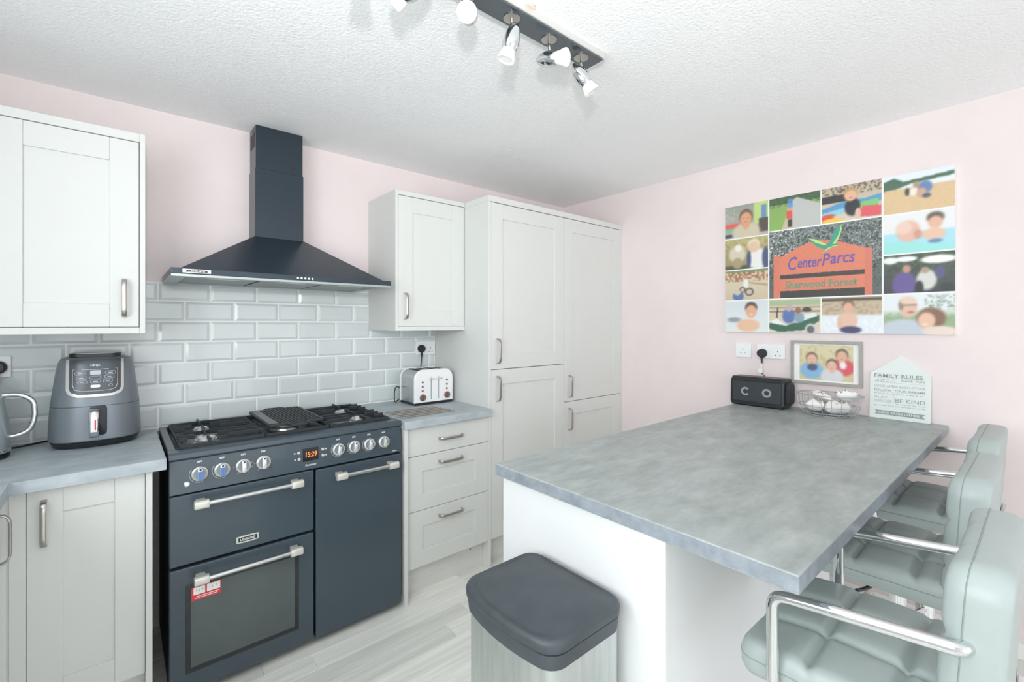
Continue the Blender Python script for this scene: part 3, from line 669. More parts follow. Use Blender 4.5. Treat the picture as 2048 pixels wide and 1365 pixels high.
# ------------------------------------------------------------------ sockets
def socket_back(x0, x1, z0, z1, label, plug=None):
    t = thing('wall_socket', label, 'socket', ((x0 + x1) / 2, YT, z0))
    B().box(x0, x1, YT - .010, YT, z0, z1, .003, 2).build('faceplate', 'socket', t)
    for sx_ in (x0 + .035, x1 - .035):
        B().box(sx_ - .006, sx_ + .006, YT - .013, YT - .0095, z1 - .030, z1 - .010, .002, 1).build('rocker_switch', 'socket', t)
        B().box(sx_ - .002, sx_ + .002, YT - .0104, YT - .0098, z0 + .038, z0 + .046).build('pin_hole', 'soft_black', t)
        for q_ in (-.011, .011): B().box(sx_ + q_ - .003, sx_ + q_ + .003, YT - .0104, YT - .0098, z0 + .018, z0 + .022).build('pin_hole', 'soft_black', t)
    return t
def plug_back(px, pz, label):
    t = thing('power_plug', label, 'plug', (px, YT - .011, pz - .02))
    B().lathe([(0, .026), (.018, .026), (.023, .02), (.025, .004), (.025, 0), (0, 0)], (px, YT - .0115, pz), (0, -1, 0), 20).build('plug_body', 'black', t, smooth=True)
    B().cyl((px, YT - .022, pz - .018), (px - .001, YT - .022, pz - .055), .0065, .0045, 12).build('strain_relief', 'black', t, smooth=True)
    return t
socket_back(1.432, 1.572, 1.175, 1.262, 'white double socket on the tiles above the toaster')
p_ = plug_back(1.466, 1.215, 'round black plug in the socket above the toaster')
B().tube(spline([(1.465, YT - .022, 1.16), (1.46, YT - .025, 1.12), (1.445, YT - .03, 1.05), (1.44, YT - .03, .97)], 5), .0035, 8).build('cord', 'black', p_, smooth=True)
socket_back(-.465, -.318, 1.165, 1.248, 'white double socket on the tiles above the kettle')
plug_back(-.352, 1.205, 'black plug in the socket above the kettle')
def plate_right(y0, y1, z0, z1, label, cat, name):
    t = thing(name, label, cat, (XB, (y0 + y1) / 2, z0)); B().box(XB - .010, XB, y0, y1, z0, z1, .003, 2).build('faceplate', 'socket', t); return t
t = plate_right(1.132, 1.220, 1.175, 1.257, 'white square single socket plate on the pink wall with a small round socket', 'socket', 'wall_socket')
for dy, dz in ((0, .012), (-.012, -.01), (.012, -.01)): B().lathe([(0, 0), (.005, 0), (.004, .0006), (0, .0006)], (XB - .010, 1.176 + dy, 1.214 + dz), (-1, 0, 0), 12).build('pin_hole', 'greyprint', t)
t = plate_right(.952, 1.100, 1.175, 1.257, 'white double socket on the pink wall with a black plug in it', 'socket', 'wall_socket')
for yy in (.988, 1.064):
    B().box(XB - .0104, XB - .0098, yy - .002, yy + .002, 1.213, 1.221).build('pin_hole', 'soft_black', t)
    for q_ in (-.011, .011): B().box(XB - .0104, XB - .0098, yy + q_ - .003, yy + q_ + .003, 1.194, 1.198).build('pin_hole', 'soft_black', t)
    B().box(XB - .013, XB - .0098, yy - .008 + .0, yy + .008, 1.236, 1.250, .002, 1).build('rocker_switch', 'socket', t)
t = thing('power_plug', 'black plug with lead in the double socket on the pink wall', 'plug', (XB - .011, 1.068, 1.18))
B().lathe([(0, .028), (.018, .028), (.024, .02), (.026, .004), (.026, 0), (0, 0)], (XB - .0115, 1.068, 1.205), (-1, 0, 0), 20).build('plug_body', 'soft_black', t, smooth=True)
B().cyl((XB - .024, 1.068, 1.187), (XB - .026, 1.066, 1.148), .007, .004, 12).build('strain_relief', 'soft_black', t, smooth=True)
B().tube(spline([(XB - .026, 1.066, 1.15), (XB - .028, 1.068, 1.12), (XB - .03, 1.07, 1.09)], 5), .0028, 8).build('cord', 'white', t, smooth=True)
B().prism([(XB - .034, 1.075 + u, 1.105 + v) for u, v in rrect(.026, .026, .006, 4)], (.010, 0, 0), .002, 1).build('adaptor', 'socket', t)
B().tube(spline([(XB - .03, 1.066, 1.092), (XB - .035, 1.05, 1.08), (XB - .045, 1.035, 1.0685)], 5), .0022, 8).build('cord', 'black', t, smooth=True)

# ------------------------------------------------------------------ things on the breakfast bar
# portable speaker
t = thing('portable_speaker', 'chunky black portable speaker with two grey ringed cones', 'speaker', (2.71, 1.035, HB))
def spk(y_, s_=1.0, dx=0):
    pr = [(-.062, -.066), (-.050, -.0795), (.045, -.0795), (.062, -.06), (.062, .055), (.045, .0795), (-.040, .0795), (-.058, .062)]
    return [V(2.708 + u * s_ + dx, y_, HB + .0797 + w * s_) for u, w in pr]
B().loft([spk(1.182, .93), spk(1.176), spk(.915), spk(.905, .93)]).build('body', 'black', t)
B().loft([spk(.905, .72, .008), spk(.893, .72, .008), spk(.889, .66, .008)]).build('bass_end_cap', 'soft_black', t)
gr = B().loft([[V(2.6455, 1.168, HB + .024), V(2.6455, .923, HB + .024), V(2.6478, .917, HB + .034), V(2.6508, .917, HB + .126), V(2.6508, .923, HB + .136), V(2.6508, 1.168, HB + .136)], [V(2.6435, 1.166, HB + .027), V(2.6435, .926, HB + .027), V(2.6445, .92, HB + .036), V(2.6475, .92, HB + .124), V(2.6478, .926, HB + .133), V(2.6478, 1.166, HB + .133)]]).build('grille', 'grille', t)
for yy, a0, a1 in ((1.098, 40, 320), (.988, 0, 360)):
    pts = arc((2.6438, yy, HB + .078), .0185, R(a0), R(a1), 24, YL, ZU)
    B().tube(pts if a1 - a0 < 360 else pts[:-1], .0015, rx=.005, side=(-1, 0, 0), closed=(a1 - a0 == 360)).build('cone_ring', 'signtext', t) if False else None
    b_ = B(); n_ = 26
    for ri, ro in ((.013, .0235),):
        vs_ = []
        for k in range(n_ + 1):
            a = R(a0 + (a1 - a0) * k / n_)
            for r_, dx in ((ri, 0), (ro, 0), (ro, -.0016), (ri, -.0016)): vs_.append((2.6442 + dx, yy - r_ * math.cos(a), HB + .080 + r_ * math.sin(a)))
        fs = []
        for k in range(n_):
            for j in range(4): fs.append((4 * k + j, 4 * k + (j + 1) % 4, 4 * k + 4 + (j + 1) % 4, 4 * k + 4 + j))
        b_.pydata(vs_, fs)
    b_.build('cone_ring', 'signtext', t)
B().box(2.66, 2.672, .945, .960, HB + .1588, HB + .1602, .0004, 1).build('control_button', 'greyprint', t)
B().box(2.6465, 2.652, .915, 1.175, HB + .006, HB + .0145, .002, 1).build('lower_bumper', 'soft_black', t)
# wire basket
BX, BY = 2.672, .712
t = thing('wire_basket', 'low round white wire basket holding small packets', 'basket', (BX, BY, HB))
def ring(z, r, wr, rx_=1.0):
    return B().tube([(BX + r * .82 * math.cos(a), BY + r * math.sin(a), z) for a in [2 * math.pi * k / 40 for k in range(40)]], wr, 6, closed=True)
def bp(a, k):
    rr, zz = [(.088, .003), (.112, .018), (.128, .05), (.134, .105)][k]; return V(BX + rr * .82 * math.cos(a), BY + rr * math.sin(a), HB + zz)
for k, wr in ((0, .0022), (1, .0016), (2, .0016)):
    rr, zz = [(.088, .003), (.112, .018), (.128, .05)][k]; ring(HB + zz, rr, wr).build('wire_ring', 'wire', t, smooth=True)
ring(HB + .105, .134, .0028).build('rim', 'wire', t, smooth=True)
for k in range(20):
    a = 2 * math.pi * k / 20; B().tube(spline([bp(a, j) for j in range(4)], 4), .0014, 5).build('upright_wire', 'wire', t)
for k in range(-3, 4):
    h_ = math.sqrt(max(.0, .088 ** 2 - (k * .024) ** 2)); B().tube([(BX - h_ * .82, BY + k * .024, HB + .003), (BX + h_ * .82, BY + k * .024, HB + .003)], .0013, 5).build('base_wire', 'wire', t)
B().cyl((BX, BY - .1335, HB + .105), (BX, BY - .146, HB + .108), .004, n=8).build('ear', 'wire', t)
def packet(x, y, z, w, d, h, rz, seed, label, m='paper'):
    rr = random.Random(seed); n = 9; vs_ = []; fs = []
    for j in range(n):
        for i in range(n):
            u, v = i / (n - 1) * 2 - 1, j / (n - 1) * 2 - 1
            e = max(abs(u), abs(v)); hh = (1 - e ** 4) * h / 2 + .0012
            vs_.append((u * w / 2, v * d / 2, hh + rr.uniform(-1, 1) * h * .34 * (1 - e ** 6)))
    for j in range(n):
        for i in range(n):
            u, v = i / (n - 1) * 2 - 1, j / (n - 1) * 2 - 1; e = max(abs(u), abs(v)); vs_.append((u * w / 2, v * d / 2, -(1 - e ** 4) * h / 2 - .0012))
    N = n * n
    for j in range(n - 1):
        for i in range(n - 1):
            k = j * n + i; fs.append((k, k + 1, k + n + 1, k + n)); fs.append((N + k, N + k + n, N + k + n + 1, N + k + 1))
    per = [i for i in range(n)] + [j * n + n - 1 for j in range(1, n)] + [(n - 1) * n + i for i in range(n - 2, -1, -1)] + [j * n for j in range(n - 2, 0, -1)]
    for a, b_ in zip(per, per[1:] + per[:1]): fs.append((a, N + a, N + b_, b_))
    rot = Matrix.Rotation(rz, 3, 'Z') @ Matrix.Rotation(rr.uniform(-.35, .35), 3, 'X') @ Matrix.Rotation(rr.uniform(-.35, .35), 3, 'Y')
    vs_ = [rot @ Vector(v) + V(x, y, z) for v in vs_]
    t = thing('packet', label, 'packet', (x, y, z - h / 2), 'packets in the wire basket')
    o = B().pydata(vs_, fs).build('wrapper', m, t, smooth=True, angle=60)
    return t, rot
for (x, y, z, w, d, h, rz, sd, lb, mk) in (
    (2.672, .768, HB + .040, .105, .080, .050, .2, 1, 'crumpled white packet with red dots lying in the wire basket', 'red'),
    (2.668, .672, HB + .040, .105, .082, .050, -.15, 2, 'crumpled white packet with dark letters lying in the wire basket', 'soft_black'),
    (2.690, .748, HB + .092, .10, .085, .024, .4, 3, 'small pale packet with red and black print on top of the basket', 'red'),
    (2.705, .642, HB + .100, .085, .085, .040, .2, 4, 'folded plain white paper napkin rising above the basket rim', None)):
    t, rot = packet(x, y, z, w, d, h, rz, sd, lb)
    if mk:
        rr = random.Random(sd)
        for k in range(5):
            u, v = rr.uniform(-.6, .6) * w / 2, rr.uniform(-.7, .7) * d / 2
            c_ = rot @ V(u, v, h / 2 + .002) + V(x, y, z)
            B().prism([c_ + rot @ V(a, b_, 0) for a, b_ in rrect(.011, .007, .003, 2)], rot @ V(0, 0, .0015)).build('print_mark', mk if k % 2 == 0 else 'soft_black', t)
# family rules sign, house shaped, leaning on the wall
t = thing('house_sign', 'pale house-shaped FAMILY RULES sign leaning against the pink wall', 'sign', (2.785, .46, HB))
lean = .085
def sp(u, w, off=0.0):
    """u along -Y from left edge, w up the board"""
    return V(2.778 + w * lean - off, .571 - u, HB + .0005 + w * math.sqrt(1 - lean * lean) + off * lean * 0)
W_ = .222
B().prism([sp(0, 0), sp(W_, 0), sp(W_, .217), sp(W_ / 2 + .0, .300), sp(0, .217)], (.009, 0, .0008), .0008, 1).build('board', 'sign', t)
upv = V(lean, 0, 1).normalized()
def stext(body, u, w, wd, h, m='signtext', bold=.0, space=1.0): text('sign_lettering', body, m, sp(u, w, .0003), YL, upv, wd, h, t, bold=bold, space=space)
def sline(u0, u1, w, h=.001, m='signlight'): B().prism([sp(u0, w, .0003), sp(u1, w, .0003), sp(u1, w + h, .0003), sp(u0, w + h, .0003)], (-.0003, 0, 0)).build('sign_rule', m, t)
def sdash(u0, u1, w):      # fine print too small to read: broken strokes
    rr = random.Random(int(w * 1e4)); u = u0; q_ = B()
    while u < u1 - .004:
        L = min(rr.uniform(.006, .018), u1 - u); q_.prism([sp(u, w, .0003), sp(u + L, w, .0003), sp(u + L, w + .0032, .0003), sp(u, w + .0032, .0003)], (-.0003, 0, 0)); u += L + .0045
    q_.build('sign_fine_print', 'signlight', t)
stext('FAMILY RULES', .106, .205, .178, .018, bold=.018)
sdash(.021, .095, .1835); stext('HAVE  FUN', .160, .1855, .082, .009, bold=.005); sdash(.02, .1, .1755)
sline(.018, .204, .172); sline(.018, .204, .194)
stext('LOOK AFTER EACH OTHER', .111, .155, .186, .012, 'signlight', .012); stext('FOLLOW  YOUR  DREAMS', .111, .136, .186, .010, 'signtext', .008)
sline(.018, .204, .1275); sdash(.018, .204, .118)
stext('PLAY', .045, .1015, .05, .012, 'signlight'); stext('HARDER', .052, .084, .068, .013, 'signlight'); sline(.092, .093, .076, .036)
stext('BE KIND', .151, .091, .106, .018); sdash(.098, .204, .0715); sdash(.018, .204, .061)
B().prism([sp(.02, .020, .0003), sp(.204, .018, .0003), sp(.194, .028, .0003), sp(.204, .038, .0003), sp(.02, .040, .0003), sp(.030, .030, .0003)], (-.0004, 0, 0)).build('sign_banner', 'signtext', t)
text('sign_lettering', 'LOVE EACH OTHER', 'sign', sp(.111, .0292, .0008), YL, upv, .15, .0105, t, bold=.015)

# ------------------------------------------------------------------ printed pictures
class Img:
    """small painter: flat print colours on a fine mesh"""
    def __init__(s, w, h, res=.0034):
        s.w, s.h = w, h; s.nx, s.ny = max(8, int(w / res)), max(8, int(h / res))
        s.U, s.Vv = np.meshgrid(np.linspace(0, 1, s.nx + 1), np.linspace(0, 1, s.ny + 1)); s.asp = w / h
        s.c = np.ones((s.ny + 1, s.nx + 1, 3)) * .9; s.r = np.random.RandomState(7)
    def _mix(s, m, col): s.c = s.c * (1 - m[..., None]) + np.array([int(col[i:i + 2], 16) / 255 for i in (0, 2, 4)]) * m[..., None]
    def grad(s, top, bot, v0=0., v1=1.):
        k = np.clip((s.Vv - v0) / (v1 - v0), 0, 1); s._mix(np.ones_like(k), bot); s._mix(k, top); return s
    def rect(s, u0, u1, v0, v1, col, a=1.): s._mix(((s.U >= u0) & (s.U <= u1) & (s.Vv >= v0) & (s.Vv <= v1)) * a, col); return s
    def ell(s, cu, cv, ru, rv, col, soft=.15, a=1.):
        d = np.sqrt(((s.U - cu) / ru) ** 2 + ((s.Vv - cv) / rv) ** 2); s._mix(np.clip((1 + soft - d) / (2 * soft), 0, 1) * a, col); return s
    def poly(s, pts, col, a=1.):
        ins = np.zeros_like(s.U, bool); n = len(pts)
        for i in range(n):
            (x0, y0), (x1, y1) = pts[i], pts[(i + 1) % n]
            cnd = (y0 > s.Vv) != (y1 > s.Vv)
            with np.errstate(divide='ignore', invalid='ignore'): xi = (x1 - x0) * (s.Vv - y0) / ((y1 - y0) if y1 != y0 else 1e-9) + x0
            ins ^= cnd & (s.U < xi)
        s._mix(ins * a, col); return s
    def noise(s, col, dens, u0=0, u1=1, v0=0, v1=1, a=.7, g=1):
        m = (s.r.rand((s.ny + g) // g + 1, (s.nx + g) // g + 1) < dens).astype(float); m = np.kron(m, np.ones((g, g)))[:s.ny + 1, :s.nx + 1]
        s._mix(m * ((s.U >= u0) & (s.U <= u1) & (s.Vv >= v0) & (s.Vv <= v1)) * a, col); return s
    def blur(s, n=1):
        for _ in range(n):
            p = np.pad(s.c, ((1, 1), (1, 1), (0, 0)), 'edge'); s.c = (p[1:-1, 1:-1] * 2 + p[:-2, 1:-1] + p[2:, 1:-1] + p[1:-1, :-2] + p[1:-1, 2:]) / 6
        return s
    def build(s, name, parent, x, y_left, z_bot, wash=.12):
        o0 = Vector(parent['_o']); c = s.c * (1 - wash) + wash * .92
        P = np.stack([np.full(s.U.size, x), y_left - s.U.ravel() * s.w, z_bot + s.Vv.ravel() * s.h], 1) - np.array(o0)
        nx, ny = s.nx, s.ny; k = (np.arange(ny)[:, None] * (nx + 1) + np.arange(nx)[None]).ravel()
        F = np.stack([k, k + 1, k + nx + 2, k + nx + 1], 1)
        me = bpy.data.meshes.new(name); me.from_pydata(P.tolist(), [], F.tolist())
        at = me.color_attributes.new('Col', 'FLOAT_COLOR', 'POINT'); l = np.where(c <= .04045, c / 12.92, ((c + .055) / 1.055) ** 2.4).reshape(-1, 3)
        at.data.foreach_set('color', np.concatenate([l, np.ones((len(l), 1))], 1).ravel().astype(np.float32)); me.materials.append(M['print'])
        o = bpy.data.objects.new(name, me); COL.objects.link(o); o.parent = parent; o['_o'] = tuple(o0); return o
def person(im, cu, cv, s_, skin, hair, top, hair_top=True):
    a = im.asp
    im.ell(cu, cv - 1.9 * s_ * a, 1.7 * s_, 1.35 * s_ * a, top, .12)
    im.ell(cu, cv - .95 * s_ * a, .42 * s_, .5 * s_ * a, skin, .2)
    im.ell(cu, cv + .12 * s_ * a, .84 * s_, 1.0 * s_ * a, hair, .12); im.ell(cu, cv - .12 * s_ * a, .72 * s_, .88 * s_ * a, skin, .18)
    im.ell(cu - .26 * s_, cv, .1 * s_, .07 * s_ * a, '6a4f44', .4, .6); im.ell(cu + .26 * s_, cv, .1 * s_, .07 * s_ * a, '6a4f44', .4, .6)
    im.ell(cu, cv - .5 * s_ * a, .25 * s_, .08 * s_ * a, 'b06a5c', .4, .7)
t = thing('photo_canvas', 'large photo collage canvas with an orange park sign in its centre', 'canvas print', (XB - .011, .7725, 1.324))
CY0, CY1, CZ0, CZ1, CX = 1.276, .269, 1.324, 2.073, XB - .0215
B().box(XB - .021, XB - .0005, CY1, CY0, CZ0, CZ1, .0015, 1).build('canvas_board', 'canvas', t)
gp = .0035
def cell(y0, y1, z0, z1, fn, name='photo'):
    e0 = 0 if abs(y0 - CY0) < .001 else gp; e1 = 0 if abs(y1 - CY1) < .001 else gp; f0 = 0 if abs(z0 - CZ0) < .001 else gp; f1 = 0 if abs(z1 - CZ1) < .001 else gp
    im = Img((y0 - e0) - (y1 + e1), (z1 - f1) - (z0 + f0)); fn(im); return im.build(name, t, CX, y0 - e0, z0 + f0)
def p_boy(i): i.grad('8d9488', 'b3a79a').rect(.68, 1, .35, 1, 'b7d07a').rect(.85, .97, .5, .9, '5f86b8').rect(.8, 1, .1, .5, '4a4038').rect(0, .35, .3, .45, 'd9574d').rect(0, .4, .18, .32, '6fb487').rect(0, .3, .02, .14, '39434d').noise('c7ccc9', .2, 0, .5, .55, 1, .5, 3); person(i, .5, .58, .19, 'd99a72', '5a4634', 'c9bda3'); i.blur(2)
def p_road(i): i.grad('7fa05c', '7fae4e').rect(0, 1, .78, 1, '3f5a3a').noise('2c4430', .3, 0, 1, .7, 1, .7, 2).poly([(.47, .0), (.47, .85), (.55, .93), (1, .62), (1, 0)], 'b9bbb8').poly([(.25, 0), (.42, .7), (.48, .7), (.5, 0)], 'c2b394').rect(.36, .46, .3, .55, 'd94a44').rect(.38, .46, .05, .28, '2f3338').ell(.41, .6, .05, .06, 'c89a7c').rect(.38, .48, .65, .8, '5f8fd0').ell(.43, .86, .06, .05, '4f7fc6').blur(1)
def p_play(i): i.grad('b7a78e', 'd3c6b4').noise('4a3d36', .35, 0, 1, .72, 1, .8, 2).rect(0, .45, .55, .75, '2c2b2d').poly([(0, .4), (.3, .52), (.75, .55), (1, .62), (1, .42), (.3, .35), (0, .28)], '4d8fc4').poly([(.0, .25), (.4, .38), (.4, .2), (0, .1)], '7fc7dc').poly([(.6, .45), (.95, .5), (.95, .3), (.7, .28)], '74c06a').poly([(.6, .05), (.7, .35), (1, .3), (1, .02)], 'd9505a').ell(.12, .12, .16, .12, 'd94a36').ell(.2, .05, .2, .06, 'f0c23a'); i.ell(.42, .14, .22, .07, 'cfc3ac').ell(.53, .36, .13, .25, '25262b').ell(.62, .15, .05, .16, 'd9b79c').ell(.5, .74, .12, .17, 'b78f5e').ell(.5, .68, .10, .15, 'e0ac8c').ell(.5, .62, .03, .02, 'b06a5c').blur(1)
def p_beach(i): i.grad('dfe8ee', 'd9b98c', .62, .66).rect(0, 1, .64, .86, 'dfe8ee').poly([(0, .62), (0, .86), (.15, .93), (.3, .8), (1, .88), (1, .78), (.4, .72), (.2, .64)], '3f5f4a').noise('d0ac7c', .35, 0, 1, 0, .6, .5, 2).ell(.35, .52, .035, .1, '34383c').ell(.44, .5, .06, .1, 'e8e2d6').ell(.6, .58, .10, .16, '5c79ad').ell(.55, .45, .07, .12, 'c99a82').ell(.48, .68, .05, .08, 'a58a6c').ell(.62, .36, .06, .06, '4a5068').blur(2)
def p_dog(i): i.grad('b8ad74', '8d8058').noise('7c7148', .3, 0, 1, .3, 1, .5, 3).rect(0, 1, 0, .12, '4a4636').ell(.3, .5, .2, .28, 'cfc6ae').ell(.32, .7, .08, .12, 'e9e4d8').ell(.3, .2, .12, .18, 'a08f6c').ell(.78, .28, .24, .34, 'e6e4e2').ell(.95, .3, .08, .34, '3f4a70').ell(.57, .3, .05, .28, '3f4a70').ell(.68, .75, .14, .2, 'e2d8b8').ell(.68, .68, .12, .17, 'e0b89c').blur(3)
def p_pool(i): i.grad('6f7f62', 'a5dbe6', .5, .56).noise('3f5240', .35, .3, 1, .62, 1, .7, 2).rect(0, .3, .78, .92, 'aebcae').rect(0, .28, .66, .78, '3d4a44').grad if 0 else None; i.rect(0, 1, 0, .52, '9fd9e6').poly([(0, 0), (1, 0), (1, .15), (0, .32)], '93dcd6').ell(.36, .55, .17, .27, 'e0b09c').ell(.5, .45, .06, .12, 'cf8f7c').ell(.3, .64, .12, .16, 'e8c4b4').ell(.74, .82, .12, .14, '5a4f44').ell(.74, .7, .10, .15, 'e0ac90').ell(.72, .42, .16, .14, 'e4b8a0').ell(.74, .24, .1, .05, '5c7aa8').blur(3)
def p_bike(i): i.grad('d9cdb6', 'c6b395').rect(0, 1, .62, .95, '9a6a4c').noise('e0d3b4', .45, 0, 1, .62, .95, .8, 3).rect(0, 1, .93, 1, '6c8a5c').poly([(.45, .62), (1, .5), (1, .42), (.5, .56)], 'a8987c').ell(.5, .55, .06, .16, 'e9e6e0').ell(.5, .77, .05, .06, 'b98f70').ell(.58, .26, .1, .13, '3c3f42').ell(.58, .26, .07, .09, 'c6b395').ell(.42, .34, .07, .1, '3c3f42').ell(.42, .34, .045, .07, 'c6b395').ell(.32, .12, .13, .16, '4f6aa0').ell(.3, .26, .08, .1, 'c8b8a8').blur(1)
def p_night(i): i.grad('4c5a48', '33353a').noise('2d3a2e', .4, 0, 1, .4, 1, .7, 3).ell(.1, .86, .12, .09, 'e6ecec').ell(.33, .88, .16, .07, 'eef2f2').ell(.78, .82, .24, .1, 'f2f4f0').ell(.3, .22, .17, .34, '5a4a8a').ell(.34, .62, .06, .1, 'b98a70').ell(.62, .32, .14, .26, 'cfcfca').ell(.6, .56, .06, .08, 'a9907c').ell(.8, .5, .07, .16, '4c4a78').ell(.52, .12, .06, .18, '26282c').ell(.9, .12, .1, .1, '2c2e30').blur(2)
def p_boy2(i): i.grad('cfd8dc', 'dfe4e4').ell(.22, .4, .16, .08, '8a92a4', .3).ell(.55, .1, .3, .24, 'dfe4e2'); i.ell(.55, .22, .26, .2, 'e6b896').ell(.62, .78, .14, .18, '4a3c34').ell(.62, .66, .125, .2, 'dfa684').ell(.62, .56, .04, .02, 'f0dcd4').blur(2)
def p_car(i): i.grad('c9b89c', 'd8ccb8').rect(0, 1, .82, .98, '9fb48a').rect(0, 1, .74, .77, '6a5a4a').rect(0, 1, .62, .65, '7a6a58').poly([(0, .12), (.0, .3), (.35, .22), (.98, .52), (.98, .35), (.7, .08), (.2, .02)], '2f5a46').poly([(0, .34), (.15, .42), (.38, .2), (.0, .3)], 'e6eae8').poly([(.45, .5), (.9, .58), (.95, .5), (.55, .28)], 'dfe6e4').ell(.4, .5, .13, .22, '4f68a8').ell(.4, .75, .06, .12, 'b9a0a0').ell(.6, .45, .1, .15, '7f95a8').ell(.58, .66, .06, .09, '8a5f4a').ell(.75, .68, .09, .07, '3a3c3c').ell(.82, .1, .11, .17, 'c6c8c6').ell(.82, .1, .07, .11, '5a5f60').poly([(.14, .45), (.16, .75), (.19, .75), (.17, .45)], '2c3030').blur(1)
def p_swim(i): i.grad('c0ac90', 'dfe6ec', .48, .54).rect(0, 1, .9, .97, '4a4038').noise('9a8468', .3, 0, 1, .52, .88, .6, 3).noise('f2f5f7', .3, 0, 1, 0, .45, .6, 3); i.ell(.47, .36, .15, .24, 'e0b8a0').ell(.32, .3, .05, .2, 'dcb098').ell(.46, .78, .1, .14, '7a5a40').ell(.46, .70, .085, .15, 'dca88c').ell(.5, .1, .18, .1, '3f3c60').blur(2)
def p_couple(i): i.grad('dfe6e8', '8fa880', .42, .62).noise('7c9a6c', .3, 0, 1, .3, .55, .5, 3).noise('4f6a4c', .35, .6, 1, .6, .98, .6, 2).ell(.3, .1, .36, .28, 'bcc6d2').ell(.36, .68, .13, .26, 'ddb49c').ell(.26, .74, .04, .14, '8a7c70').ell(.36, .84, .12, .1, 'e2c4b0').rect(.29, .48, .72, .75, '6a5a54', .7).ell(.4, .55, .05, .03, 'b06a60').ell(.68, .4, .2, .26, '7a5844').ell(.62, .34, .12, .2, 'e4b89c').ell(.8, .08, .24, .13, 'e6d2c4').ell(.6, .25, .04, .02, 'f0e4e0').blur(2)
def p_sign(i):
    i.grad('6c7672', '4f5856').noise('b9c2c0', .28, 0, 1, .45, 1, .75, 1).noise('2c3232', .3, 0, 1, .1, 1, .7, 1).noise('20262a', .2, 0, 1, .3, 1, .6, 3).noise('dfe6e8', .1, 0, .25, .6, 1, .8, 2)
    i.rect(.08, .93, 0, .12, '2c2e30').noise('9aa0a0', .08, .1, .9, 0, .12, .7, 1).rect(.08, .93, .2, .38, '2e3032').noise('a0a6a6', .1, .1, .9, .3, .38, .7, 1)
    i.poly([(.08, .34), (.08, .58), (.3, .74), (.44, .80), (.6, .78), (.92, .6), (.92, .34)], 'd9775c').rect(.08, .92, .11, .28, 'd9775c').rect(.045, .115, 0, .64, 'd5735a').rect(.865, .93, 0, .62, 'd0705a').noise('c9674e', .12, .05, .93, .0, .7, .35, 2)
    i.rect(.115, .865, .285, .335, '3a3634').rect(.115, .865, .0, .1, '35322f')
c0, c1, c2_, c3, c4 = CY0, 1.031, .776, .521, CY1
for args in ((c0, c1, 1.879, CZ1, p_boy), (c1, c2_, 1.891, CZ1, p_road), (c2_, c3, 1.891, CZ1, p_play), (c3, c4, 1.889, CZ1, p_beach), (c0, c1, 1.692, 1.879, p_dog), (c3, c4, 1.700, 1.889, p_pool),
             (c0, c1, 1.511, 1.692, p_bike), (c3, c4, 1.513, 1.700, p_night), (c0, c1, CZ0, 1.511, p_boy2), (c1, c2_, CZ0, 1.511, p_car), (c2_, c3, CZ0, 1.511, p_swim), (c3, c4, CZ0, 1.513, p_couple)): cell(*args)
ps = cell(c1, c3, 1.511, 1.891, p_sign)
ps['label'] = 'photo of an orange wooden park sign'
M['violet'] = mat('violet_print', '6f63a8', .6); M['signgreen'] = mat('green_print', '6f9a7c', .6); M['leaf'] = mat('teal_print', '4fa08c', .6); M['lime'] = mat('lime_print', 'b4dc84', .6)
def pc(u, v): return V(CX - .0004, c1 - gp - u * (c1 - c3 - 2 * gp), 1.511 + gp + v * (.380 - 2 * gp))
text('sign_lettering', 'C', 'violet', pc(.235, .50), YL, ZU, .044, .072, ps, bold=.01, shear=.2)
text('sign_lettering', 'enter', 'violet', pc(.395, .49), YL, ZU, .112, .048, ps, bold=.015, shear=.2)
text('sign_lettering', 'P', 'violet', pc(.545, .515), YL, ZU, .036, .062, ps, bold=.01, shear=.2)
text('sign_lettering', 'arcs', 'violet', pc(.685, .505), YL, ZU, .105, .042, ps, bold=.015, shear=.2)
text('sign_lettering', 'Sherwood Forest', 'signgreen', pc(.485, .19), YL, ZU, .325, .042, ps, bold=.02)
def blade(pts, m, d):
    B().prism([pc(u, v) - V(d, 0, 0) for u, v in pts], (-.0003, 0, 0)).build('bird_emblem', m, ps)
blade([(.385, .84), (.47, .79), (.545, .72), (.585, .78), (.62, .92), (.675, .985), (.68, .90), (.655, .79), (.625, .72), (.67, .695), (.615, .68), (.575, .665), (.52, .61), (.50, .60), (.54, .66), (.47, .70), (.42, .77)], 'leaf', .0002)
blade([(.385, .84), (.47, .80), (.55, .725), (.53, .715), (.45, .765)], 'lime', .0006)
blade([(.675, .985), (.68, .90), (.655, .79), (.625, .72), (.60, .72), (.645, .82), (.665, .9)], 'lime', .0006)
blade([(.50, .60), (.56, .675), (.62, .70), (.67, .695), (.60, .68), (.56, .65)], 'lime', .0006)
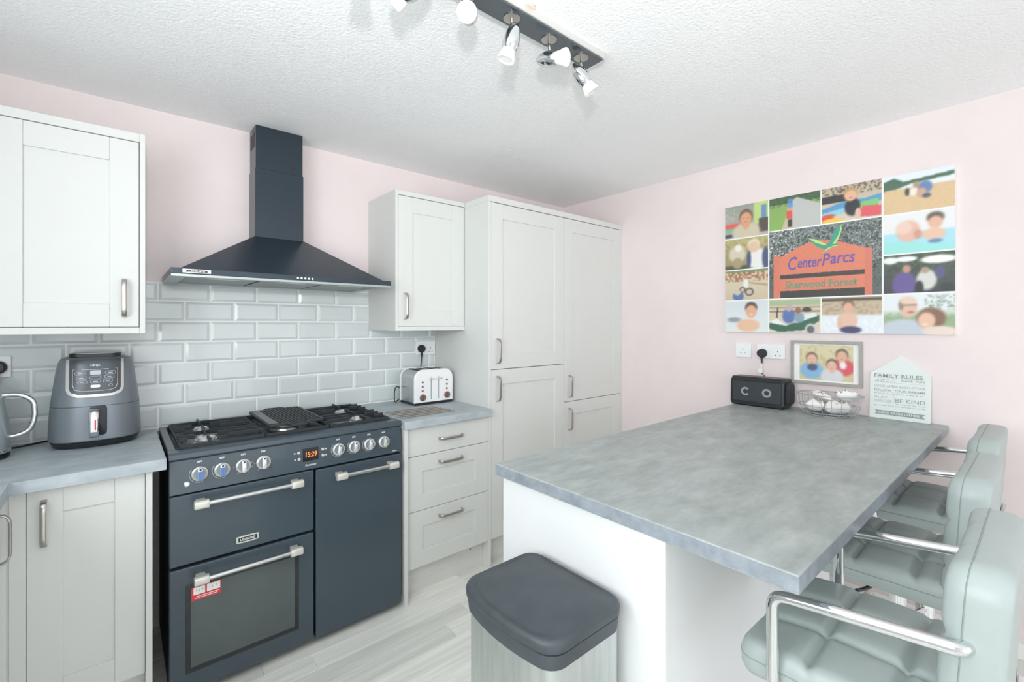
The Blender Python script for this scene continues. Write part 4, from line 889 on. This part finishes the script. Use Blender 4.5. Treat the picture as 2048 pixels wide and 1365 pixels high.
# framed photo
t = thing('picture_frame', 'grey wood framed photo of three children on the pink wall', 'picture frame', (XB - .01, .76, 1.053))
fy0, fy1, fz0, fz1, fw_ = .921, .601, 1.053, 1.283, .0155
for a in ((fy1, fy0, fz1 - fw_, fz1), (fy1, fy0, fz0, fz0 + fw_), (fy1, fy1 + fw_, fz0 + fw_, fz1 - fw_), (fy0 - fw_, fy0, fz0 + fw_, fz1 - fw_)): B().box(XB - .02, XB - .0005, *a, .0012, 1).build('frame_rail', 'frame', t)
B().box(XB - .010, XB - .006, fy1 + fw_, fy0 - fw_, fz0 + fw_, fz1 - fw_).build('mount', 'canvas', t)
im = Img(.239, .184); im.grad('d8cfa8', 'cfc294').noise('b9a878', .25, 0, 1, .3, 1, .5, 4)
person(im, .24, .60, .135, 'e6b69c', '6f5644', '7fb0dc'); im.ell(.25, .36, .1, .1, '4a506c', .2); person(im, .8, .72, .135, 'e0ac94', '54443c', 'd8505a'); im.ell(.82, .45, .06, .1, 'eef0f2', .3); person(im, .62, .44, .125, 'e6b8a0', '5c4a40', 'd3d5d8'); im.blur(2)
im.build('photo', t, XB - .0105, .879, 1.077, .1)

# ------------------------------------------------------------------ waste bin
t = thing('waste_bin', 'tall steel waste bin with a dusty black lid beside the bar', 'bin', (.79, .82, 0))
def bowed(x0, x1, y0, y1, r, z, bow, n=5):
    """rounded rectangle whose -X side bows outward"""
    out = []
    for cx, cy, a in ((x1 - r, y1 - r, 0), (x0 + r, y1 - r, 90), (x0 + r, y0 + r, 180), (x1 - r, y0 + r, 270)):
        for k in range(n + 1):
            tt = R(a + 90 * k / n); out.append((cx + r * math.cos(tt), cy + r * math.sin(tt)))
        if a == 90:
            for k in range(1, 8):
                f = k / 8; out.append((x0, y1 - r + (y0 + r - (y1 - r)) * f))
    res = []
    for x, y in out:
        f = (y - y0) / (y1 - y0); k = max(0, (x1 - x) / (x1 - x0)); res.append(V(x - bow * 4 * f * (1 - f) * k, y, z))
    return res
bx0, bx1, by0, by1 = .672, .918, .655, .985
B().loft([bowed(bx0 + .012, bx1 - .006, by0 + .012, by1 - .012, .022, z, .02) for z in (.012, .655)]).build('body', 'bin_body', t, smooth=True)
B().loft([bowed(bx0 + .008, bx1 - .004, by0 + .008, by1 - .008, .022, z, .02) for z in (0, .0119)]).build('foot_band', 'black', t, smooth=True)
B().loft([bowed(bx0 + .003 + e, bx1 - .002 - e, by0 + .003 + e, by1 - .003 - e, .034, z, .022) for z, e in ((.640, .012), (.648, .003), (.681, 0), (.6825, .003))]).build('rim', 'bin_lid', t, smooth=True)
B().loft([bowed(bx0 + e, bx1 - e * .6, by0 + e, by1 - e, .04, z, .024) for z, e in ((.6835, .004), (.686, .0), (.703, -.001), (.7105, .002), (.7135, .008), (.7095, .014), (.7115, .022), (.719, .10))]).build('lid', 'bin_lid', t, smooth=True, angle=60)

# ------------------------------------------------------------------ bar stools
def cushion(w, d, h, r, rc, seams_u, seams_v, depth=.007, crown=.010, n=44, sw=.011):
    """quilted cushion: local u (width), v (depth), top at h; returns verts, faces"""
    vs_, fs = [], []
    ax = [-1 + 2 * i / n for i in range(n + 1)]
    def plan(u, v):
        # squircle-like rounding of the corners
        x, y = u * w / 2, v * d / 2; cx, cy = w / 2 - rc, d / 2 - rc
        if abs(x) > cx and abs(y) > cy:
            px, py = abs(x) - cx, abs(y) - cy; m_ = max(px, py); L = math.hypot(px, py)
            if L > 1e-9: px, py = px * m_ / L, py * m_ / L
            x, y = math.copysign(cx + px, x), math.copysign(cy + py, y)
        return x, y
    def edge(x, y):
        cx, cy = w / 2 - rc, d / 2 - rc
        qx, qy = abs(x) - cx, abs(y) - cy
        if qx > 0 and qy > 0: return rc - math.hypot(qx, qy)
        return rc - max(qx, qy)
    for side in (1, 0):
        for v in ax:
            for u in ax:
                x, y = plan(u, v); e = max(0, edge(x, y))
                rr = r if side else r * .7
                k = math.sqrt(max(0, rr * rr - (rr - min(e, rr)) ** 2)) / rr
                if side:
                    z = h - r + r * k
                    z += crown * (1 - u * u) * (1 - v * v)
                    ds_ = min([abs(x - s_) for s_ in seams_u] + [9]); dv_ = min([abs(y - s_) for s_ in seams_v] + [9])
                    g_ = max(math.exp(-(ds_ / sw) ** 2), math.exp(-(dv_ / sw) ** 2)) + .35 * max(math.exp(-(ds_ / (2.6 * sw)) ** 2), math.exp(-(dv_ / (2.6 * sw)) ** 2))
                    z -= depth * g_ * min(1, e / .03)
                else: z = rr - rr * k
                vs_.append((x, y, z))
    m_ = n + 1; N = m_ * m_
    for j in range(n):
        for i in range(n):
            k = j * m_ + i; fs.append((k, k + 1, k + m_ + 1, k + m_)); fs.append((N + k, N + k + m_, N + k + m_ + 1, N + k + 1))
    per = list(range(m_)) + [j * m_ + n for j in range(1, m_)] + [n * m_ + i for i in range(n - 1, -1, -1)] + [j * m_ for j in range(n - 1, 0, -1)]
    for a, b_ in zip(per, per[1:] + per[:1]): fs.append((a, N + a, N + b_, b_))
    return vs_, fs
SZ = .700
def make_stool():
    t = thing('bar_stool', '', 'stool', (0, 0, 0), 'padded bar stools along the breakfast bar')
    B().lathe([(0, 0), (.195, 0), (.197, .006), (.185, .012), (.09, .022), (.04, .034), (.034, .05), (0, .05)], n=44).build('base', 'chrome', t, smooth=True)
    B().lathe([(.03, .045), (.03, .33), (.027, .338), (0, .338)], n=24).build('column', 'chrome', t, smooth=True)
    B().cyl((0, 0, .33), (0, 0, .62), .021, n=20).build('gas_lift', 'chrome', t, smooth=True)
    fr = fillet([(-.028, .0, .27), (-.13, .03, .27), (-.16, .17, .27), (.16, .17, .27), (.13, .03, .27), (.028, 0, .27)], .06, 6)
    B().tube(fr, .010, 10).build('footrest', 'chrome', t, smooth=True)
    B().box(-.10, .10, -.10, .10, .617, .632, .003, 2).build('seat_plate', 'black', t)
    B().tube(spline([(.03, 0, .612), (-.06, .02, .606), (-.15, .05, .60), (-.19, .06, .606)], 5), .005, 8).build('lift_lever', 'black', t, smooth=True)
    vs_, fs = cushion(.415, .40, .072, .026, .045, (-.068, .068), (-.066, .066), depth=.013, crown=.012, n=66, sw=.0075)
    # the front edge rolls down a little
    vs_ = [(x, y, z + .632 - max(0, y - .06) ** 2 * .55 + max(0, -y - .1) ** 2 * 1.0) for x, y, z in vs_]
    se = B().pydata(vs_, fs).build('seat', 'leather', t, smooth=True, angle=80)
    for dz in (.040,):
        pts = [(u, v, .632 + dz - max(0, v - .06) ** 2 * .55) for u, v in rrect(.4152, .4002, .045, 6)]
        B().tube(pts, .0012, 5, closed=True).build('seam', 'stitch', se)
    vs_, fs = cushion(.415, .345, .080, .024, .05, (-.068, .068), (-.058, .058), depth=.010, crown=.006, n=66, sw=.0075)
    def bk(x, y, z):      # cushion plane -> upright, leaning and hugging the sitter
        zz = y + .1725; th = z - .080
        return V(x, -.118 + th + (-.020) * zz / .345 + .16 * x * x - .03 * math.sin(max(0, zz / .345) * math.pi) * 0, .640 + zz)
    ba = B().pydata([bk(*v) for v in vs_], fs).build('backrest', 'leather', t, smooth=True, angle=80)
    for zo in (.052,):
        pts = [bk(u, v, zo) + V(0, 0, 0) for u, v in rrect(.4152, .3452, .05, 6)]
        B().tube(pts, .0012, 5, closed=True).build('seam', 'stitch', ba)
    B().box(-.05, .05, -.20, -.10, .612, .625, .003, 2).box(-.05, .05, -.215, -.203, .612, .72, .003, 2).build('back_bracket', 'chrome', t)
    for s_ in (-1, 1):
        p = fillet([(s_ * .12, .115, .621), (s_ * .205, .115, .621), (s_ * .222, .118, .655), (s_ * .222, .118, .828), (s_ * .222, .07, .836), (s_ * .222, -.150, .862), (s_ * .200, -.160, .862)], .034, 6)
        B().tube(p, .0115, 12).build('armrest', 'chrome', t, smooth=True)
        B().lathe([(0, 0), (.020, 0), (.020, .004), (0, .004)], (s_ * .15, .115, .628), (0, 0, 1), 16).build('arm_foot', 'chrome', t)
    return t
def copy_tree(o, parent=None):
    c = o.copy(); COL.objects.link(c); c.parent = parent
    for ch_ in list(o.children): copy_tree(ch_, c)
    return c
proto = make_stool()
for i, (x, y, rz, lb) in enumerate(((1.218, .243, 0, 'sage grey quilted bar stool at the free end of the bar, nearest the bin'),
                                    (1.80, .300, 0, 'sage grey quilted bar stool without armrests, in the middle of the three at the bar'),
                                    (2.39, .315, 0, 'sage grey quilted bar stool closest to the pink wall'))):
    o = proto if i == 0 else copy_tree(proto)
    o.location = (x, y, 0); o.rotation_euler = (0, 0, R(rz)); o['label'] = lb
    if i == 1:      # the middle stool has no armrests
        for ch_ in list(o.children):
            if ch_.name.startswith(('armrest', 'arm_foot')): bpy.data.objects.remove(ch_)

# ------------------------------------------------------------------ ceiling spotlight bar
t = thing('spotlight_bar', 'dark glossy ceiling bar with adjustable chrome spotlights', 'ceiling light', (.92, 1.075, CZ))
B().box(.36, 1.318, 1.030, 1.116, 2.318, CZ, .002, 1).build('ceiling_plate', 'silver', t)
B().box(.365, 1.312, 1.036, 1.110, 2.312, 2.3178, .001, 1).build('bar', 'track', t)
rtv, fwv = V(math.sin(R(49.48)), -math.cos(R(49.48)), 0), V(math.cos(R(49.48)), math.sin(R(49.48)), 0); dn = V(0, 0, -1)
for lx, dv in ((1.238, rtv * .55 + dn * .72 + fwv * .1), (1.078, rtv * .78 - fwv * .55 + dn * .22), (.916, dn * .95 - rtv * .28 + fwv * .05), (.756, -fwv * .92 + dn * .42), (.585, dn * .25 + fwv * .4 - rtv * .9), (.436, dn)):
    dv = dv.normalized(); p0 = V(lx, 1.073, 2.312)
    sp_ = B().lathe([(0, 0), (.026, 0), (.026, .003), (.0, .004)], p0, dn, 24).build('spotlight_rose', 'nickel', t, smooth=True)
    B().cyl(p0, p0 + dn * .052, .0045, n=10).build('stem', 'chrome', sp_, smooth=True)
    c = p0 + dn * .066
    B().lathe([(0, -.052), (.010, -.046), (.019, -.030), (.0245, -.008), (.0255, .012), (.023, .030), (.0215, .034), (0, .034)], c, dv, 24).build('lamp_body', 'chrome', sp_, smooth=True)
    B().lathe([(0, .030), (.0185, .032), (.021, .040), (.0275, .062), (.0275, .066), (.024, .066), (.020, .063), (0, .064)], c, dv, 24).build('bulb', 'bulb', sp_, smooth=True)

for o in bpy.data.objects:
    if '_o' in o: del o['_o']
